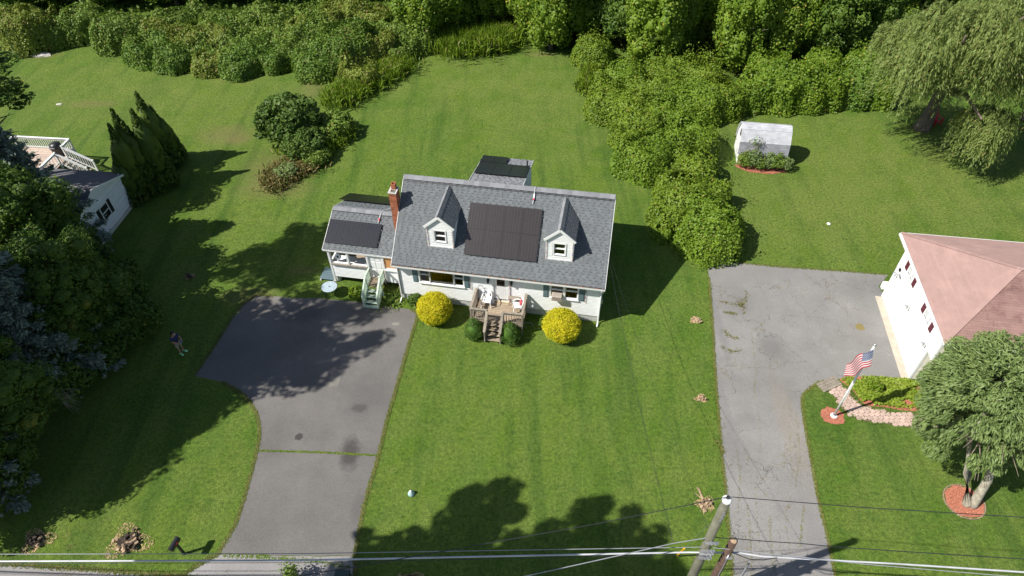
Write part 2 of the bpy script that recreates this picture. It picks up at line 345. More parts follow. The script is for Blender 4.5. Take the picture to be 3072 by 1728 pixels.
def core_quads(C, R, rg, n=14, squash=1.):
    """a lumpy closed body under the leaves"""
    m = n // 2; th = np.linspace(0, PI, m + 1)[:, None]; ph = np.linspace(0, 2 * PI, n, endpoint=False)[None]
    d = np.stack([np.sin(th) * np.cos(ph), np.sin(th) * np.sin(ph), np.cos(th) + 0 * ph], 2)
    rr = 1 + .12 * np.sin(3 * ph + 5 * th + rg.uniform(0, 6)) * np.sin(th)
    V = (np.array(C) + d * rr[:, :, None] * np.array(R)).reshape(-1, 3)
    Q = [(i * n + j, (i + 1) * n + j, (i + 1) * n + (j + 1) % n, i * n + (j + 1) % n) for i in range(m) for j in range(n)]
    return V, np.array(Q)
def join_quads(parts):
    V, Q, o = [], [], 0
    for v, q in parts: V.append(v); Q.append(q + o); o += len(v)
    return np.concatenate(V), np.concatenate(Q)
def lobes_cloud(rg, lobes, n, cull=.82, zmin=-1., ground=None):
    """points over the outer skin of many overlapping lobes (centre, radii)"""
    C = np.array([l[0] for l in lobes]); R = np.array([l[1] for l in lobes], float)
    wgt = R.mean(1) ** 2; idx = rg.choice(len(C), n, p=wgt / wgt.sum()); d = sphere_dirs(rg, n, zmin)
    P = C[idx] + d * R[idx] * (1 + rg.normal(0, .05, (n, 1)) - .10 * (rg.random((n, 1)) ** 3))
    keep = np.ones(n, bool)
    for i in range(len(C)):
        q = (((P - C[i]) / R[i]) ** 2).sum(1); keep &= ~((q < cull * cull) & (idx != i))
    if ground is not None: keep &= P[:, 2] > ground
    return P[keep], unit(d[keep] / R[idx][keep])
def crown_lobes(rg, C, R, K, sub=(.26, .42), zmin=-.5, stretch=1., rag=(.8, 1.06)):
    C, R = np.array(C, float), np.array(R, float); d = sphere_dirs(rg, K, zmin); out = []
    for q in d:
        r = R.mean() * rg.uniform(*sub); out.append((C + q * np.maximum(R - r * .8, .05) * rg.uniform(*rag), (r, r, r * stretch * rg.uniform(.85, 1.15))))
    return out
def crown_mesh(name, seed, C, R, K, n, leaf, mat, sub=(.26, .42), zmin=-.5, stretch=1., jit=.55, aspect=.62, core=.72, ground=.0, up=.25, droop=0., extra=()):
    rg = np.random.default_rng(seed); lb = crown_lobes(rg, C, R, K, sub, zmin, stretch) + list(extra)
    P, Nn = lobes_cloud(rg, lb, n, ground=ground); Nn = unit(Nn + np.array([0, 0, up]))
    al = None
    if droop: al = np.tile(np.array([0, 0, -droop]), (len(P), 1)) + unit(P - np.array(C)) * .6
    parts = [leaf_quads(rg, P, Nn, leaf, aspect, jit, al)]
    if core: parts.append(core_quads(C, np.array(R) * core, rg, 16))
    V, Q = join_quads(parts)
    return fast_mesh(name, V, Q, mat)
def trunk_mesh(name, seed, h, r, mat, limbs=5, lean=(0, 0), lo=.35, spread=.45):
    rg = random.Random(seed); b = MB(); n = 6
    pts = [Vector((lean[0] * t * h + rg.uniform(-.04, .04) * h * t, lean[1] * t * h + rg.uniform(-.04, .04) * h * t, h * t)) for t in [i / (n - 1) for i in range(n)]]
    b.tube([pts[0] - Vector((0, 0, .1))] + pts, [r * 1.35] + [r * (1.1 - .85 * i / (n - 1)) for i in range(n)], 8)
    for i in range(limbs):
        t = rg.uniform(lo, .85); p = Vector((lean[0] * t * h, lean[1] * t * h, t * h)); a = rg.uniform(0, 2 * PI); ln = h * spread * rg.uniform(.6, 1) * (1.1 - t)
        q = p + Vector((math.cos(a) * ln, math.sin(a) * ln, ln * .55)); mid = (p + q) / 2 + Vector((0, 0, -.06 * ln))
        b.tube([p, mid, q], [r * .45 * (1.1 - t) + .02, r * .3 * (1.1 - t) + .015, .012], 6)
    o = b.build(name, mat, None, True); me = o.data; bpy.data.objects.remove(o)
    return me
def plant(name, label, cat, crown, loc, rz=0., scale=(1, 1, 1), group=None, trunk=None, cname='crown', tname='trunk'):
    t = thing(name, label, cat, loc, rz, group); t.scale = scale
    link(cname, crown, t)
    if trunk: link(tname, trunk, t)
    return t
def spline(pts, per=6, closed=False):
    out, n = [], len(pts); P = [Vector(p) for p in pts]
    for i in range(n if closed else n - 1):
        a, b, c, d = (P[(i - 1) % n] if closed or i else P[0]), P[i % n], P[(i + 1) % n], (P[(i + 2) % n] if closed or i + 2 < n else P[-1])
        for j in range(per):
            t = j / per
            out.append(.5 * ((2 * b) + (c - a) * t + (2 * a - 5 * b + 4 * c - d) * t * t + (3 * b - a - 3 * c + d) * t ** 3))
    if not closed: out.append(P[-1])
    return out
def sheet(name, pts, z, mat, jit=0., seed=1):
    rg = random.Random(seed); bm = bmesh.new()
    vs = [bm.verts.new((p[0] + rg.uniform(-jit, jit), p[1] + rg.uniform(-jit, jit), z)) for p in pts]
    f = bm.faces.new(vs); bmesh.ops.triangulate(bm, faces=[f]); bmesh.ops.recalc_face_normals(bm, faces=bm.faces)
    for q in bm.faces:
        if q.normal.z < 0: q.normal_flip()
    me = bpy.data.meshes.new(name); bm.to_mesh(me); bm.free(); me.materials.append(mat)
    return link(name, me)
def resample(pts, step):
    out = []
    for a, b in zip(pts[:-1], pts[1:]):
        a, b = Vector(a), Vector(b); n = max(1, int((b - a).length / step)); out += [a.lerp(b, i / n) for i in range(n)]
    return out + [Vector(pts[-1])]
def blades(rg, P, h, wd, spread=.6):
    n = len(P); a = rg.uniform(0, 2 * PI, n); hh = h * rg.uniform(.5, 1.3, n)
    lean = rg.normal(0, spread, (n, 2)) * hh[:, None]; t = np.stack([np.cos(a), np.sin(a), 0 * a], 1) * wd * .5
    top = P + np.stack([lean[:, 0], lean[:, 1], hh], 1); mid = P + np.stack([lean[:, 0] * .35, lean[:, 1] * .35, hh * .6], 1)
    V = np.stack([P - t * .8, mid - t, top, mid + t], 1).reshape(-1, 3)
    return V, np.arange(n * 4).reshape(-1, 4)
def inside(poly, x, y):
    r = False; n = len(poly)
    for i in range(n):
        a, b = poly[i], poly[i - 1]
        if (a[1] > y) != (b[1] > y) and x < (b[0] - a[0]) * (y - a[1]) / (b[1] - a[1]) + a[0]: r = not r
    return r

# ------------------------------------------------------------------ ground, driveways, street
gb = MB(); N_ = 24
for i in range(N_ + 1):
    for j in range(N_ + 1): gb.v.append((-240 + 480 * i / N_, -120 + 480 * j / N_, 0))
gb.f = [(i * (N_ + 1) + j, (i + 1) * (N_ + 1) + j, (i + 1) * (N_ + 1) + j + 1, i * (N_ + 1) + j + 1) for i in range(N_) for j in range(N_)]; gb.m = [0] * len(gb.f)
tag(gb.build('lawn', MT['lawn']), kind='structure')
asph_l = asphalt_mat('dark_asphalt', (.140, .132, .125), (.2, .19, .18), 0., (
    (k(880, 1140), .85, (.04, .036, .035), .75, .9, (.5, 1)), (k(752, 1099), .2, (.035, .033, .033), .8, .3, (1, 1)), (k(905, 1027), .42, (.045, .04, .04), .6, .7, (1, .6)),
    (k(842, 955), .5, (.24, .225, .19), .55, .5, (.6, 1)), (k(995, 815), .2, (.26, .25, .22), .6, .4, (1.2, .6)), (k(760, 790), 1.0, (.06, .06, .062), .5, .8, (1.4, .7)), (k(930, 995), 1.6, (.075, .07, .068), .4, 1., (1, 1)),
    (k(640, 775), 1.2, (.17, .15, .135), .5, .9, (1.2, 1)), (k(905, 1280), .9, (.08, .075, .072), .45, .9, (.4, 1))))
asph_r = asphalt_mat('worn_asphalt', (.205, .198, .190), (.38, .36, .34), .75, (
    (k(1940, 872), .8, (.15, .145, .14), .7, .8, (.8, 1)), (k(2150, 862), 1.5, (.19, .185, .175), .6, .25, (1.3, .45)), (k(2170, 915), 1.6, (.2, .195, .185), .6, .25, (1.3, .5)), (k(2190, 740), 1.5, (.16, .158, .155), .6, .6, (.9, 1.1)),
    (k(1797, 780), 1.2, (.16, .155, .155), .55, .8, (.22, 3.4)), (k(1815, 1000), 1.2, (.17, .165, .16), .5, .8, (.2, 3.4)), (k(2163, 823), .25, (.2, .15, .03), .8, .3, (1, 1.1)), (k(1900, 690), 2.5, (.2, .195, .19), .5, .9, (1.6, .35)),
    (k(1990, 1080), 1.4, (.24, .205, .15), .3, 1., (.4, 2.2)), (k(2065, 1400), .6, (.18, .175, .17), .5, .8, (.5, 4))))
asph_s = asphalt_mat('street_asphalt', (.235, .225, .22), (.36, .35, .34), .4)
drv = [k(*p) for p in ((735, 750), (800, 750), (900, 760), (990, 772), (1035, 780), (1049, 787), (1049, 800), (1030, 862), (1003, 955), (975, 1052), (951, 1150), (932, 1215), (915, 1275), (903, 1340), (892, 1398))]
drl = [k(*p) for p in ((549, 1392), (575, 1350), (595, 1312), (606, 1280), (622, 1225), (640, 1160), (650, 1115), (653, 1085), (648, 1050), (637, 1025), (618, 1000), (592, 980), (560, 962), (490, 945), (505, 920), (540, 870), (583, 800), (612, 765), (645, 742), (690, 745))]
R_edge, L_edge = resample(spline(drv[4:], 4), .35), resample(spline(drl[:13], 4), .35)
tag(sheet('driveway', resample(drv[:5], .5) + R_edge + resample([drv[-1], k(720, 1398), drl[0]], .5) + L_edge + [drl[13]] + resample(spline(drl[14:], 3), .4), .012, asph_l, .035, 3), kind='structure')
apron = [k(892, 1400.5), k(896, 1425), k(888, 1470), k(880, 1700), k(380, 1560), k(452, 1452), k(470, 1440), k(512, 1412), k(549, 1395), k(720, 1400.5)]
tag(sheet('driveway_apron', resample(apron + [apron[0]], .5)[:-1], .008, asph_s, .03, 5), kind='structure')
st = [k(0, 1417), k(200, 1431), k(452, 1449), k(600, 1475), k(900, 1500), k(1500, 1530), Vector((12, 8.4, 0)), Vector((95, -1, 0)), Vector((95, -12, 0)), Vector((-95, -4, 0)), Vector((-95, 16.5, 0))]
tag(sheet('street', st, .004, asph_s), kind='structure')
dr_r = [k(*p) for p in ((1779, 662), (1850, 660), (1950, 670), (2050, 677), (2150, 684), (2236, 691))]
ge = [Vector((22.70, 28.37, 0)), Vector((21.72, 22.13, 0))]
lo_r = [k(*p) for p in ((2275, 951), (2180, 947), (2110, 953), (2062, 962), (2035, 980), (2021, 992), (2017, 1010), (2021, 1045), (2030, 1100), (2045, 1182), (2060, 1262), (2079, 1340), (2099, 1440), (2140, 1640))]
le_r = [k(*p) for p in ((1850, 1640), (1842, 1450), (1833, 1335), (1827, 1250), (1815, 1140), (1808, 1050), (1802, 980), (1797, 900), (1793, 830), (1788, 760), (1783, 700))]
tag(sheet('driveway', resample(dr_r, .4) + [ge[0] + Vector((0, .8, 0)), ge[0], ge[1]] + resample(spline(lo_r, 3), .4) + resample(spline(le_r, 3), .4), .010, asph_r, .04, 7), kind='structure')

rg = np.random.default_rng(5)
def edge_points(line, n, wd):
    ln = [(b - a).length for a, b in zip(line[:-1], line[1:])]; tot = sum(ln); cum = np.cumsum([0] + ln); out = []
    for u in rg.uniform(0, tot, n):
        i = min(np.searchsorted(cum, u) - 1, len(ln) - 1); i = max(i, 0); p = line[i].lerp(line[i + 1], (u - cum[i]) / max(ln[i], 1e-6))
        out.append((p.x + rg.normal(0, wd), p.y + rg.normal(0, wd), 0.005))
    return np.array(out)
rl_ = resample(spline(lo_r, 3), .4); ll_ = resample(spline(le_r, 3), .4)
el = [(R_edge, 5200, .05), (L_edge, 4200, .05), (resample(drl[13:], .4), 1500, .07), (resample([apron[0], apron[1], apron[2]], .4), 600, .05), (resample([apron[5], apron[7], apron[8]], .4), 800, .06), (rl_[8:], 4200, .04), (ll_, 4600, .05), (resample(dr_r, .4), 1500, .06), (resample(st[:4], .5), 2500, .07)]
V, Q = join_quads([leaf_quads(rg, edge_points(a, int(b * .9), c) + (0, 0, .015), np.tile([0, 0, 1.], (int(b * .9), 1)), .09, .45, .35) for a, b, c in el])
tag(link('edge_grass', fast_mesh('edge_grass', V, Q, L['blade'])), 'ragged green grass growing over the asphalt edges', 'grass', None, 'stuff')
V, Q = join_quads([leaf_quads(rg, edge_points(a, int(b * .5), c * .7) + (0, 0, .02), np.tile([0, 0, 1.], (int(b * .5), 1)), .08, .3, .3) for a, b, c in el])
tag(link('dry_edge_grass', fast_mesh('dry_edge_grass', V, Q, L['straw'])), 'thin dry straw coloured grass lining the driveway edges', 'grass', None, 'stuff')
jl = [k(650, 1134), k(800, 1138), k(951, 1146)]; jl2 = [k(560, 1398), k(640, 1401), k(720, 1406), k(800, 1412), k(880, 1428)]
V, Q = join_quads([leaf_quads(rg, edge_points(resample(jl, .3), 1100, .03) + (0, 0, .02), np.tile([0, 0, 1.], (1100, 1)), .08, .4, .4), leaf_quads(rg, edge_points(resample(jl2, .3), 500, .05) + (0, 0, .02), np.tile([0, 0, 1.], (500, 1)), .09, .4, .4)])
tag(link('joint_weeds', fast_mesh('joint_weeds', V, Q, [L['weed']])), 'strip of weeds growing in the seams across the dark driveway', 'weeds', None, 'stuff')
cw = []
for a in (((1900, 985), (1915, 1100), (1900, 1250), (1912, 1400)), ((1985, 1060), (1992, 1200), (1976, 1300), (1986, 1400)), ((2003, 1040), (2012, 1150), (2000, 1230)), ((1880, 1270), (1892, 1420)), ((1935, 1300), (1945, 1440)), ((2022, 1270), (2012, 1380)), ((1890, 830), (1902, 940), (1893, 1010)), ((1850, 1100), (1862, 1200), (1856, 1290))):
    _p = edge_points(resample([k(*p) for p in a], .2), 110, .035); cw.append(leaf_quads(rg, _p + (0, 0, .012), np.tile([0, 0, 1.], (110, 1)), .07, .4, .3))
for a in (((1808, 758), (1850, 768), (1868, 752)), ((1815, 872), (1835, 885), (1865, 882)), ((1822, 830), (1828, 842), (1842, 850), (1857, 853)), ((1820, 785), (1850, 790)), ((1870, 790), (1880, 735)), ((1860, 770), (1868, 765)), ((1803, 1110), (1822, 1140))):
    cw.append(blades(rg, edge_points(resample([k(*p) for p in a], .2), 130, .07), .05, .05, .9))
V, Q = join_quads(cw); tag(link('crack_weeds', fast_mesh('crack_weeds', V, Q, [L['crack']])), 'weeds sprouting from cracks in the pale driveway', 'weeds', None, 'stuff')
# ------------------------------------------------------------------ main house (own axes: x along the front, y into the depth)
HO, HY = (-6.737, 28.738, 0), -.181
house = thing('house', 'white cape style house with grey shingle roof, two dormers and a brick chimney', 'house', HO, HY)
def H(x, y, z=0.):
    return Vector((HO[0] + x * math.cos(HY) - y * math.sin(HY), HO[1] + x * math.sin(HY) + y * math.cos(HY), z))
LX, DY, EZ, EY, RZ, RY, OX = 12.0, 7.5, 3.18, -.33, 6.517, 3.75, .153
SL = (RZ - EZ) / (RY - EY); SA = math.atan(SL)
def rz(y): return EZ + SL * (y - EY)
def holes(parent, mat, x0, x1, z0, z1, y, t, ops, name='wall'):
    """wall slab in the plane y..y+t with openings (x0,x1,z0,z1)"""
    b = MB(); xs = sorted({x0, x1, *[o[0] for o in ops], *[o[1] for o in ops]})
    for a, c in zip(xs[:-1], xs[1:]):
        cut = sorted((o[2], o[3]) for o in ops if o[0] <= a + 1e-6 and o[1] >= c - 1e-6); z = z0
        for q0, q1 in cut:
            if q0 > z + 1e-4: b.box(a, y, z, c, y + t, q0)
            z = max(z, q1)
        if z < z1 - 1e-4: b.box(a, y, z, c, y + t, z1)
    return b.build(name, mat, parent)
def boards(parent, mat, x0, x1, z0, z1, y, ops, step=.112, ylim=None, name='clapboard'):
    z = z0
    while z < z1 - .02:
        h = min(step, z1 - z); segs = [(x0, x1)]
        for o in ops:
            if o[2] < z + h - .01 and o[3] > z + .01:
                segs = [s for a, b in segs for s in ((a, min(b, o[0])), (max(a, o[1]), b)) if s[1] - s[0] > .02]
        if ylim:
            lo, hi = ylim(z + h * .5); segs = [(max(a, lo), min(b, hi)) for a, b in segs if min(b, hi) - max(a, lo) > .03]
        for a, b in segs:
            piece(name, parent, mat, None, c=((a + b) / 2, y - .016, z + h * .5), size=(b - a, .014, h * 1.04), rot=(math.radians(-10), 0, 0))
        z += step
W1 = [(1.33, 1.93, 1.70, 2.86), (1.99, 3.36, 1.70, 2.86), (3.42, 3.97, 1.70, 2.86)]
W2 = [(9.11, 9.83, 1.72, 2.86), (9.94, 10.66, 1.72, 2.86)]
DO = (5.76, 6.64, .90, 2.92)
ops = W1 + W2 + [DO]
b = MB().box(0, .02, -.1, LX, .25, .50).box(0, DY - .25, -.1, LX, DY - .02, .5).box(0.02, .25, -.1, .25, DY - .25, .5).box(LX - .25, .25, -.1, LX - .02, DY - .25, .5)
b.build('foundation', MT['found'], house)
wall = holes(house, MT['siding'], 0, LX, .5, 3.0, 0, .12, ops)
boards(wall, MT['siding'], .09, LX - .09, .50, 3.0, 0, [(a - .08, c + .08, d - .08, e + .2) for a, c, d, e in ops])
gw = MB()
for x in (0, LX - .1):
    gw.prism([(x, .12, .5), (x, DY, .5), (x, DY, 3.0), (x, RY, RZ - .12), (x, .12, 3.0)], (.1, 0, 0))
gw.box(.1, DY - .1, .5, LX - .1, DY, 3.0); gw.build('wall', MT['siding'], house)
for i in range(22):
    z = .5 + .112 * i; piece('clapboard', wall, MT['siding'], None, c=(LX + .012, DY / 2, z + .056), size=(.012, DY - .05, .116), rot=(0, math.radians(-6.5), 0))
for i in range(30):
    z = 2.96 + .112 * i; hw = (RZ - .1 - z) / SL
    if hw > .1: piece('clapboard', wall, MT['siding'], None, c=(LX + .012, RY, z + .056), size=(.012, hw * 2, .116), rot=(0, math.radians(-6.5), 0))
for x in (-.012, LX - .088): piece('corner_board', house, MT['trim'], (x, -.045, .48), (x + .1, .0, 3.0))
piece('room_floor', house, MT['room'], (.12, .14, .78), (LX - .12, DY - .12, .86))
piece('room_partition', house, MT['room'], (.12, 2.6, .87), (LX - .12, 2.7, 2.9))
# --- roof
rb = MB(); T = .13
rb.prism([(-OX, EY, EZ - .02), (-OX, RY, RZ - .02), (-OX, DY - EY, EZ - .02), (-OX, DY - EY, EZ - T - .02), (-OX, RY, RZ - T - .03), (-OX, EY, EZ - T - .02)], (LX + 2 * OX, 0, 0))
roof = rb.build('roof', MT['rbase'], house)
rdir, nrm = Vector((0, math.cos(SA), math.sin(SA))), Vector((0, -math.sin(SA), math.cos(SA)))
sl_len = (RY - EY) / math.cos(SA); NC = 33; CH = (sl_len - .12) / NC
rr = random.Random(11)
upper = MB()
def on_roof(x, s, up): return Vector((x, EY, EZ - .02)) + rdir * s + nrm * up
skip = []      # (x0,x1,y0,y1) covered by the dormers
def hidden(x, s, wd):
    y = EY + s * math.cos(SA)
    for cx in (2.63, 9.43):
        if abs(x - cx) < .68 - wd / 2 and .85 < y < 2.3: return True
        if abs(x - cx) < .7 and 2.3 < y < 3.3 and abs(x - cx) < (3.35 - y) * .6: return True
    return 4.15 + wd < x < 8.0 - wd and .75 < y < 2.7
made = 0
for cI in range(NC):
    s0 = cI * CH
    piece('shingle_course', roof, MT['rtab'], None, c=on_roof(LX / 2, s0 + CH * .74, .006 + .0), size=(LX + 2 * OX - .01, CH * .60, .008), rot=(SA - .02, 0, 0))
    x = -OX + rr.uniform(0, .2)
    while x < LX + OX - .05:
        wd = rr.choice((.16, .19, .22, .25, .28)); gap = rr.choice((.10, .13, .15, .18)); wd = min(wd, LX + OX - x)
        if not hidden(x + wd / 2, s0 + CH / 2, wd):
            ctr = on_roof(x + wd / 2, s0 + CH * .5, .012)
            if made < 300: piece('shingle', roof, MT['rtab'], None, c=ctr, size=(wd, CH * 1.02, .012), rot=(SA - .06, 0, 0)); made += 1
            else: upper.obox(ctr, (wd, CH * 1.02, .012), (SA - .06, 0, 0))
        x += wd + gap
tag(upper.build('upper_shingles', MT['rtab'], roof), kind='stuff')
i = 0; x = -OX
while x < LX + OX - .1:
    for sg in (1, -1):
        piece('ridge_cap', roof, MT['rcap'], None, c=(x + .15, RY - sg * .12, RZ + .035 + (i % 2) * .004 - .06), size=(.30, .27, .014), rot=(sg * SA * .93, 0, .0))
    x += .30; i += 1
piece('ridge_vent', roof, MT['blackp'], None, c=(LX / 2, RY - .255, RZ - .185), size=(LX + 2 * OX, .03, .05), rot=(SA, 0, 0))
piece('ridge_vent', roof, MT['blackp'], None, c=(LX / 2, RY, RZ - .01), size=(LX + 2 * OX, .07, .06))
for xs_ in (-OX - .025, LX + OX + .003):
    for sg in (1, -1):
        a = (xs_ + .011, RY - sg * (RY - EY), EZ - .085); c_ = (xs_ + .011, RY, RZ - .085); bar('rake_board', roof, MT['trim'], a, c_, .022, .15)
piece('soffit', roof, MT['trim'], (-OX, EY + .01, 2.985), (LX + OX, -.02, 3.0))
gt = MB(); 
for q in ((EY - .115, EZ - .145, EY - .105, EZ - .03), (EY - .105, EZ - .145, EY - .0, EZ - .135)):
    gt.box(-OX - .02, q[0], q[1], LX + OX + .02, q[2], q[3])
gt.box(-OX - .02, EY - .105, EZ - .135, -OX - .01, EY, EZ - .03).box(LX + OX + .01, EY - .105, EZ - .135, LX + OX + .02, EY, EZ - .03)
gut = gt.build('gutter', MT['trim'], house)
piece('gutter_debris', gut, MT['gut'], (-OX, EY - .1, EZ - .075), (LX + OX, EY - .006, EZ - .065))
for i in range(14): piece('gutter_spike', gut, MT['clay'], None, c=(.3 + i * .88, EY - .06, EZ - .03), size=(.05, .1, .02))
for x in (.03, LX - .02):
    d = MB(); yb = -.09
    d.tube([(x, EY - .06, EZ - .14), (x, EY - .05, EZ - .26), (x, yb, 2.72), (x, yb, .30), (x, yb - .06, .2), (x - .02, yb - .38, .07)], .043, 6)
    d.build('downspout', MT['white'], house)
# --- windows
def window(parent, op, y, mat=MT['white'], sash=True, curtain=None, name='window', sill=True, cas=.06):
    x0, x1, z0, z1 = op; b = MB()
    b.box(x0 - cas, y - .055, z0 - cas, x0, y + .10, z1 + cas).box(x1, y - .055, z0 - cas, x1 + cas, y + .10, z1 + cas)
    b.box(x0, y - .055, z1, x1, y + .10, z1 + cas).box(x0, y - .055, z0 - cas, x1, y + .10, z0)
    w_ = b.build(name, mat, parent)
    if sill: piece('sill', w_, mat, (x0 - cas - .02, y - .12, z0 - cas - .02), (x1 + cas + .02, y - .056, z0 - cas + .035))
    zm = (z0 + z1) / 2
    if sash:
        for (a, c, yy) in ((z0, zm, y - .005), (zm, z1, y + .04)):
            s = MB(); f = .034
            s.box(x0, yy, a, x0 + f, yy + .035, c).box(x1 - f, yy, a, x1, yy + .035, c).box(x0 + f, yy, a, x1 - f, yy + .035, a + f).box(x0 + f, yy, c - f, x1 - f, yy + .035, c)
            s.build('sash', mat, w_); piece('pane', w_, MT['glass'], (x0 + f, yy + .014, a + f), (x1 - f, yy + .02, c - f))
    else:
        piece('pane', w_, MT['glass'], (x0, y + .03, z0), (x1, y + .036, z1))
    if curtain:
        cm, spans = curtain; cb = MB()
        for a, c in spans:
            n = max(4, int((c - a) / .035)); pr = [(a + (c - a) * i / n, y + .17 + .025 * math.sin(i * 2.1)) for i in range(n + 1)]
            for (xa, ya), (xb, yb) in zip(pr[:-1], pr[1:]): cb.add([(xa, ya, z0), (xb, yb, z0), (xb, yb, z1 + .03), (xa, ya, z1 + .03)], [(0, 1, 2, 3)])
        cb.build('curtain', cm, w_)
    return w_
window(house, W1[0], 0, curtain=(MT['lace'], ((1.33, 1.55),)))
big = window(house, W1[1], 0, sash=False, curtain=(MT['curtain'], ((2.0, 2.24), (3.10, 3.35))))
window(house, W1[2], 0, curtain=(MT['room'], ((3.6, 3.95),)))
window(house, W2[0], 0, curtain=(MT['lace'], ((9.13, 9.8),))); window(house, W2[1], 0, curtain=(MT['lace'], ((9.96, 10.64),)))
piece('window_seat', house, MT['tan'], (2.3, .15, 1.55), (3.2, .55, 1.66))
def shutter(parent, x0, x1, z0, z1, y, mat):
    s = MB().box(x0, y - .05, z0, x1, y - .024, z1).build('shutter', mat, parent); zm = (z0 + z1) / 2 + .08; e = .055
    for a, c in ((z0 + e, zm - e * .5), (zm + e * .5, z1 - e)):
        piece('shutter_panel', s, mat, (x0 + e, y - .066, a), (x1 - e, y - .05, c))
        piece('shutter_panel', s, mat, (x0 + e + .035, y - .075, a + .035), (x1 - e - .035, y - .066, c - .035))
    return s
for x in (.92, 4.03, 8.68, 10.75): shutter(house, x, x + .33, 1.64, 2.84, 0, MT['shutter'])
# --- front door
dm = MB(); x0, x1, z0, z1 = DO
dm.box(x0 - .09, -.06, z0 - .05, x0, .08, z1 + .07).box(x1, -.06, z0 - .05, x1 + .09, .08, z1 + .07).box(x0, -.06, z1, x1, .08, z1 + .07)
dm.build('door_frame', MT['white'], house)
gx0, gx1, gz0, gz1 = 5.95, 6.42, 2.02, 2.76
dd = MB().box(x0, .02, z0, gx0, .06, z1).box(gx1, .02, z0, x1, .06, z1).box(gx0, .02, z0, gx1, .06, gz0).box(gx0, .02, gz1, gx1, .06, z1)
door = dd.build('door', MT['white'], house)
piece('pane', door, MT['glass'], (gx0, .035, gz0), (gx1, .041, gz1)); piece('curtain', door, MT['lace'], (gx0, .07, gz0), (gx1, .08, gz1))
for i in range(6): piece('door_board', door, MT['white'], None, c=(5.86 + i * .135, .012, 1.47), size=(.115, .016, 1.0))
gl = MB().box(gx0 - .04, .005, gz0 - .04, gx1 + .04, .019, gz0).box(gx0 - .04, .005, gz1, gx1 + .04, .019, gz1 + .04).box(gx0 - .04, .005, gz0, gx0, .019, gz1).box(gx1, .005, gz0, gx1 + .04, .019, gz1)
gl.build('glass_frame', MT['trim'], door)
door_h = MB().tube([(5.83, .02, 1.93), (5.83, -.05, 1.93)], .028, 8).tube([(5.83, .02, 2.08), (5.83, -.01, 2.08)], .03, 8); door_h.build('handle', MT['metal'], door)
piece('threshold', house, MT['tan'], (5.72, -.14, .855), (6.68, -.062, .895))
piece('kick_plate', door, MT['dkmetal'], (x0 + .01, .006, z0 + .01), (x1 - .01, .019, z0 + .075))
for x in (5.47, 6.84):
    l = MB(); l.box(x - .06, -.05, 2.42, x + .06, -.025, 2.66); l.tube([(x, -.03, 2.6), (x, -.13, 2.68), (x, -.17, 2.64)], .014, 6)
    l.lathe([(0, 0), (.05, 0), (.075, .05), (.07, .2), (.085, .21), (.03, .27), (0, .29)], (x, -.17, 2.36), 8)
    ln = l.build('wall_lantern', MT['dkmetal'], house)
    MB().lathe([(.0, .0), (.066, .055), (.066, .19), (0, .2)], (x, -.17, 2.361), 8).build('lantern_glass', MT['glass'], ln)
# --- window air conditioner
acb = MB().box(9.2, -.36, 1.74, 9.76, -.0, 2.08); ac = acb.build('air_conditioner', MT['ac']); ac.location = HO; ac.rotation_euler = (0, 0, HY)
tag(ac, 'beige window air conditioner jutting from the white house below a raised sash', 'air conditioner')
for i in range(7): piece('louver', ac, MT['acd'], (9.23, -.34 + i * .045, 2.081), (9.73, -.318 + i * .045, 2.09))
for i in range(8): piece('louver', ac, MT['acd'], (9.24, -.372, 1.78 + i * .035), (9.72, -.361, 1.797 + i * .035))
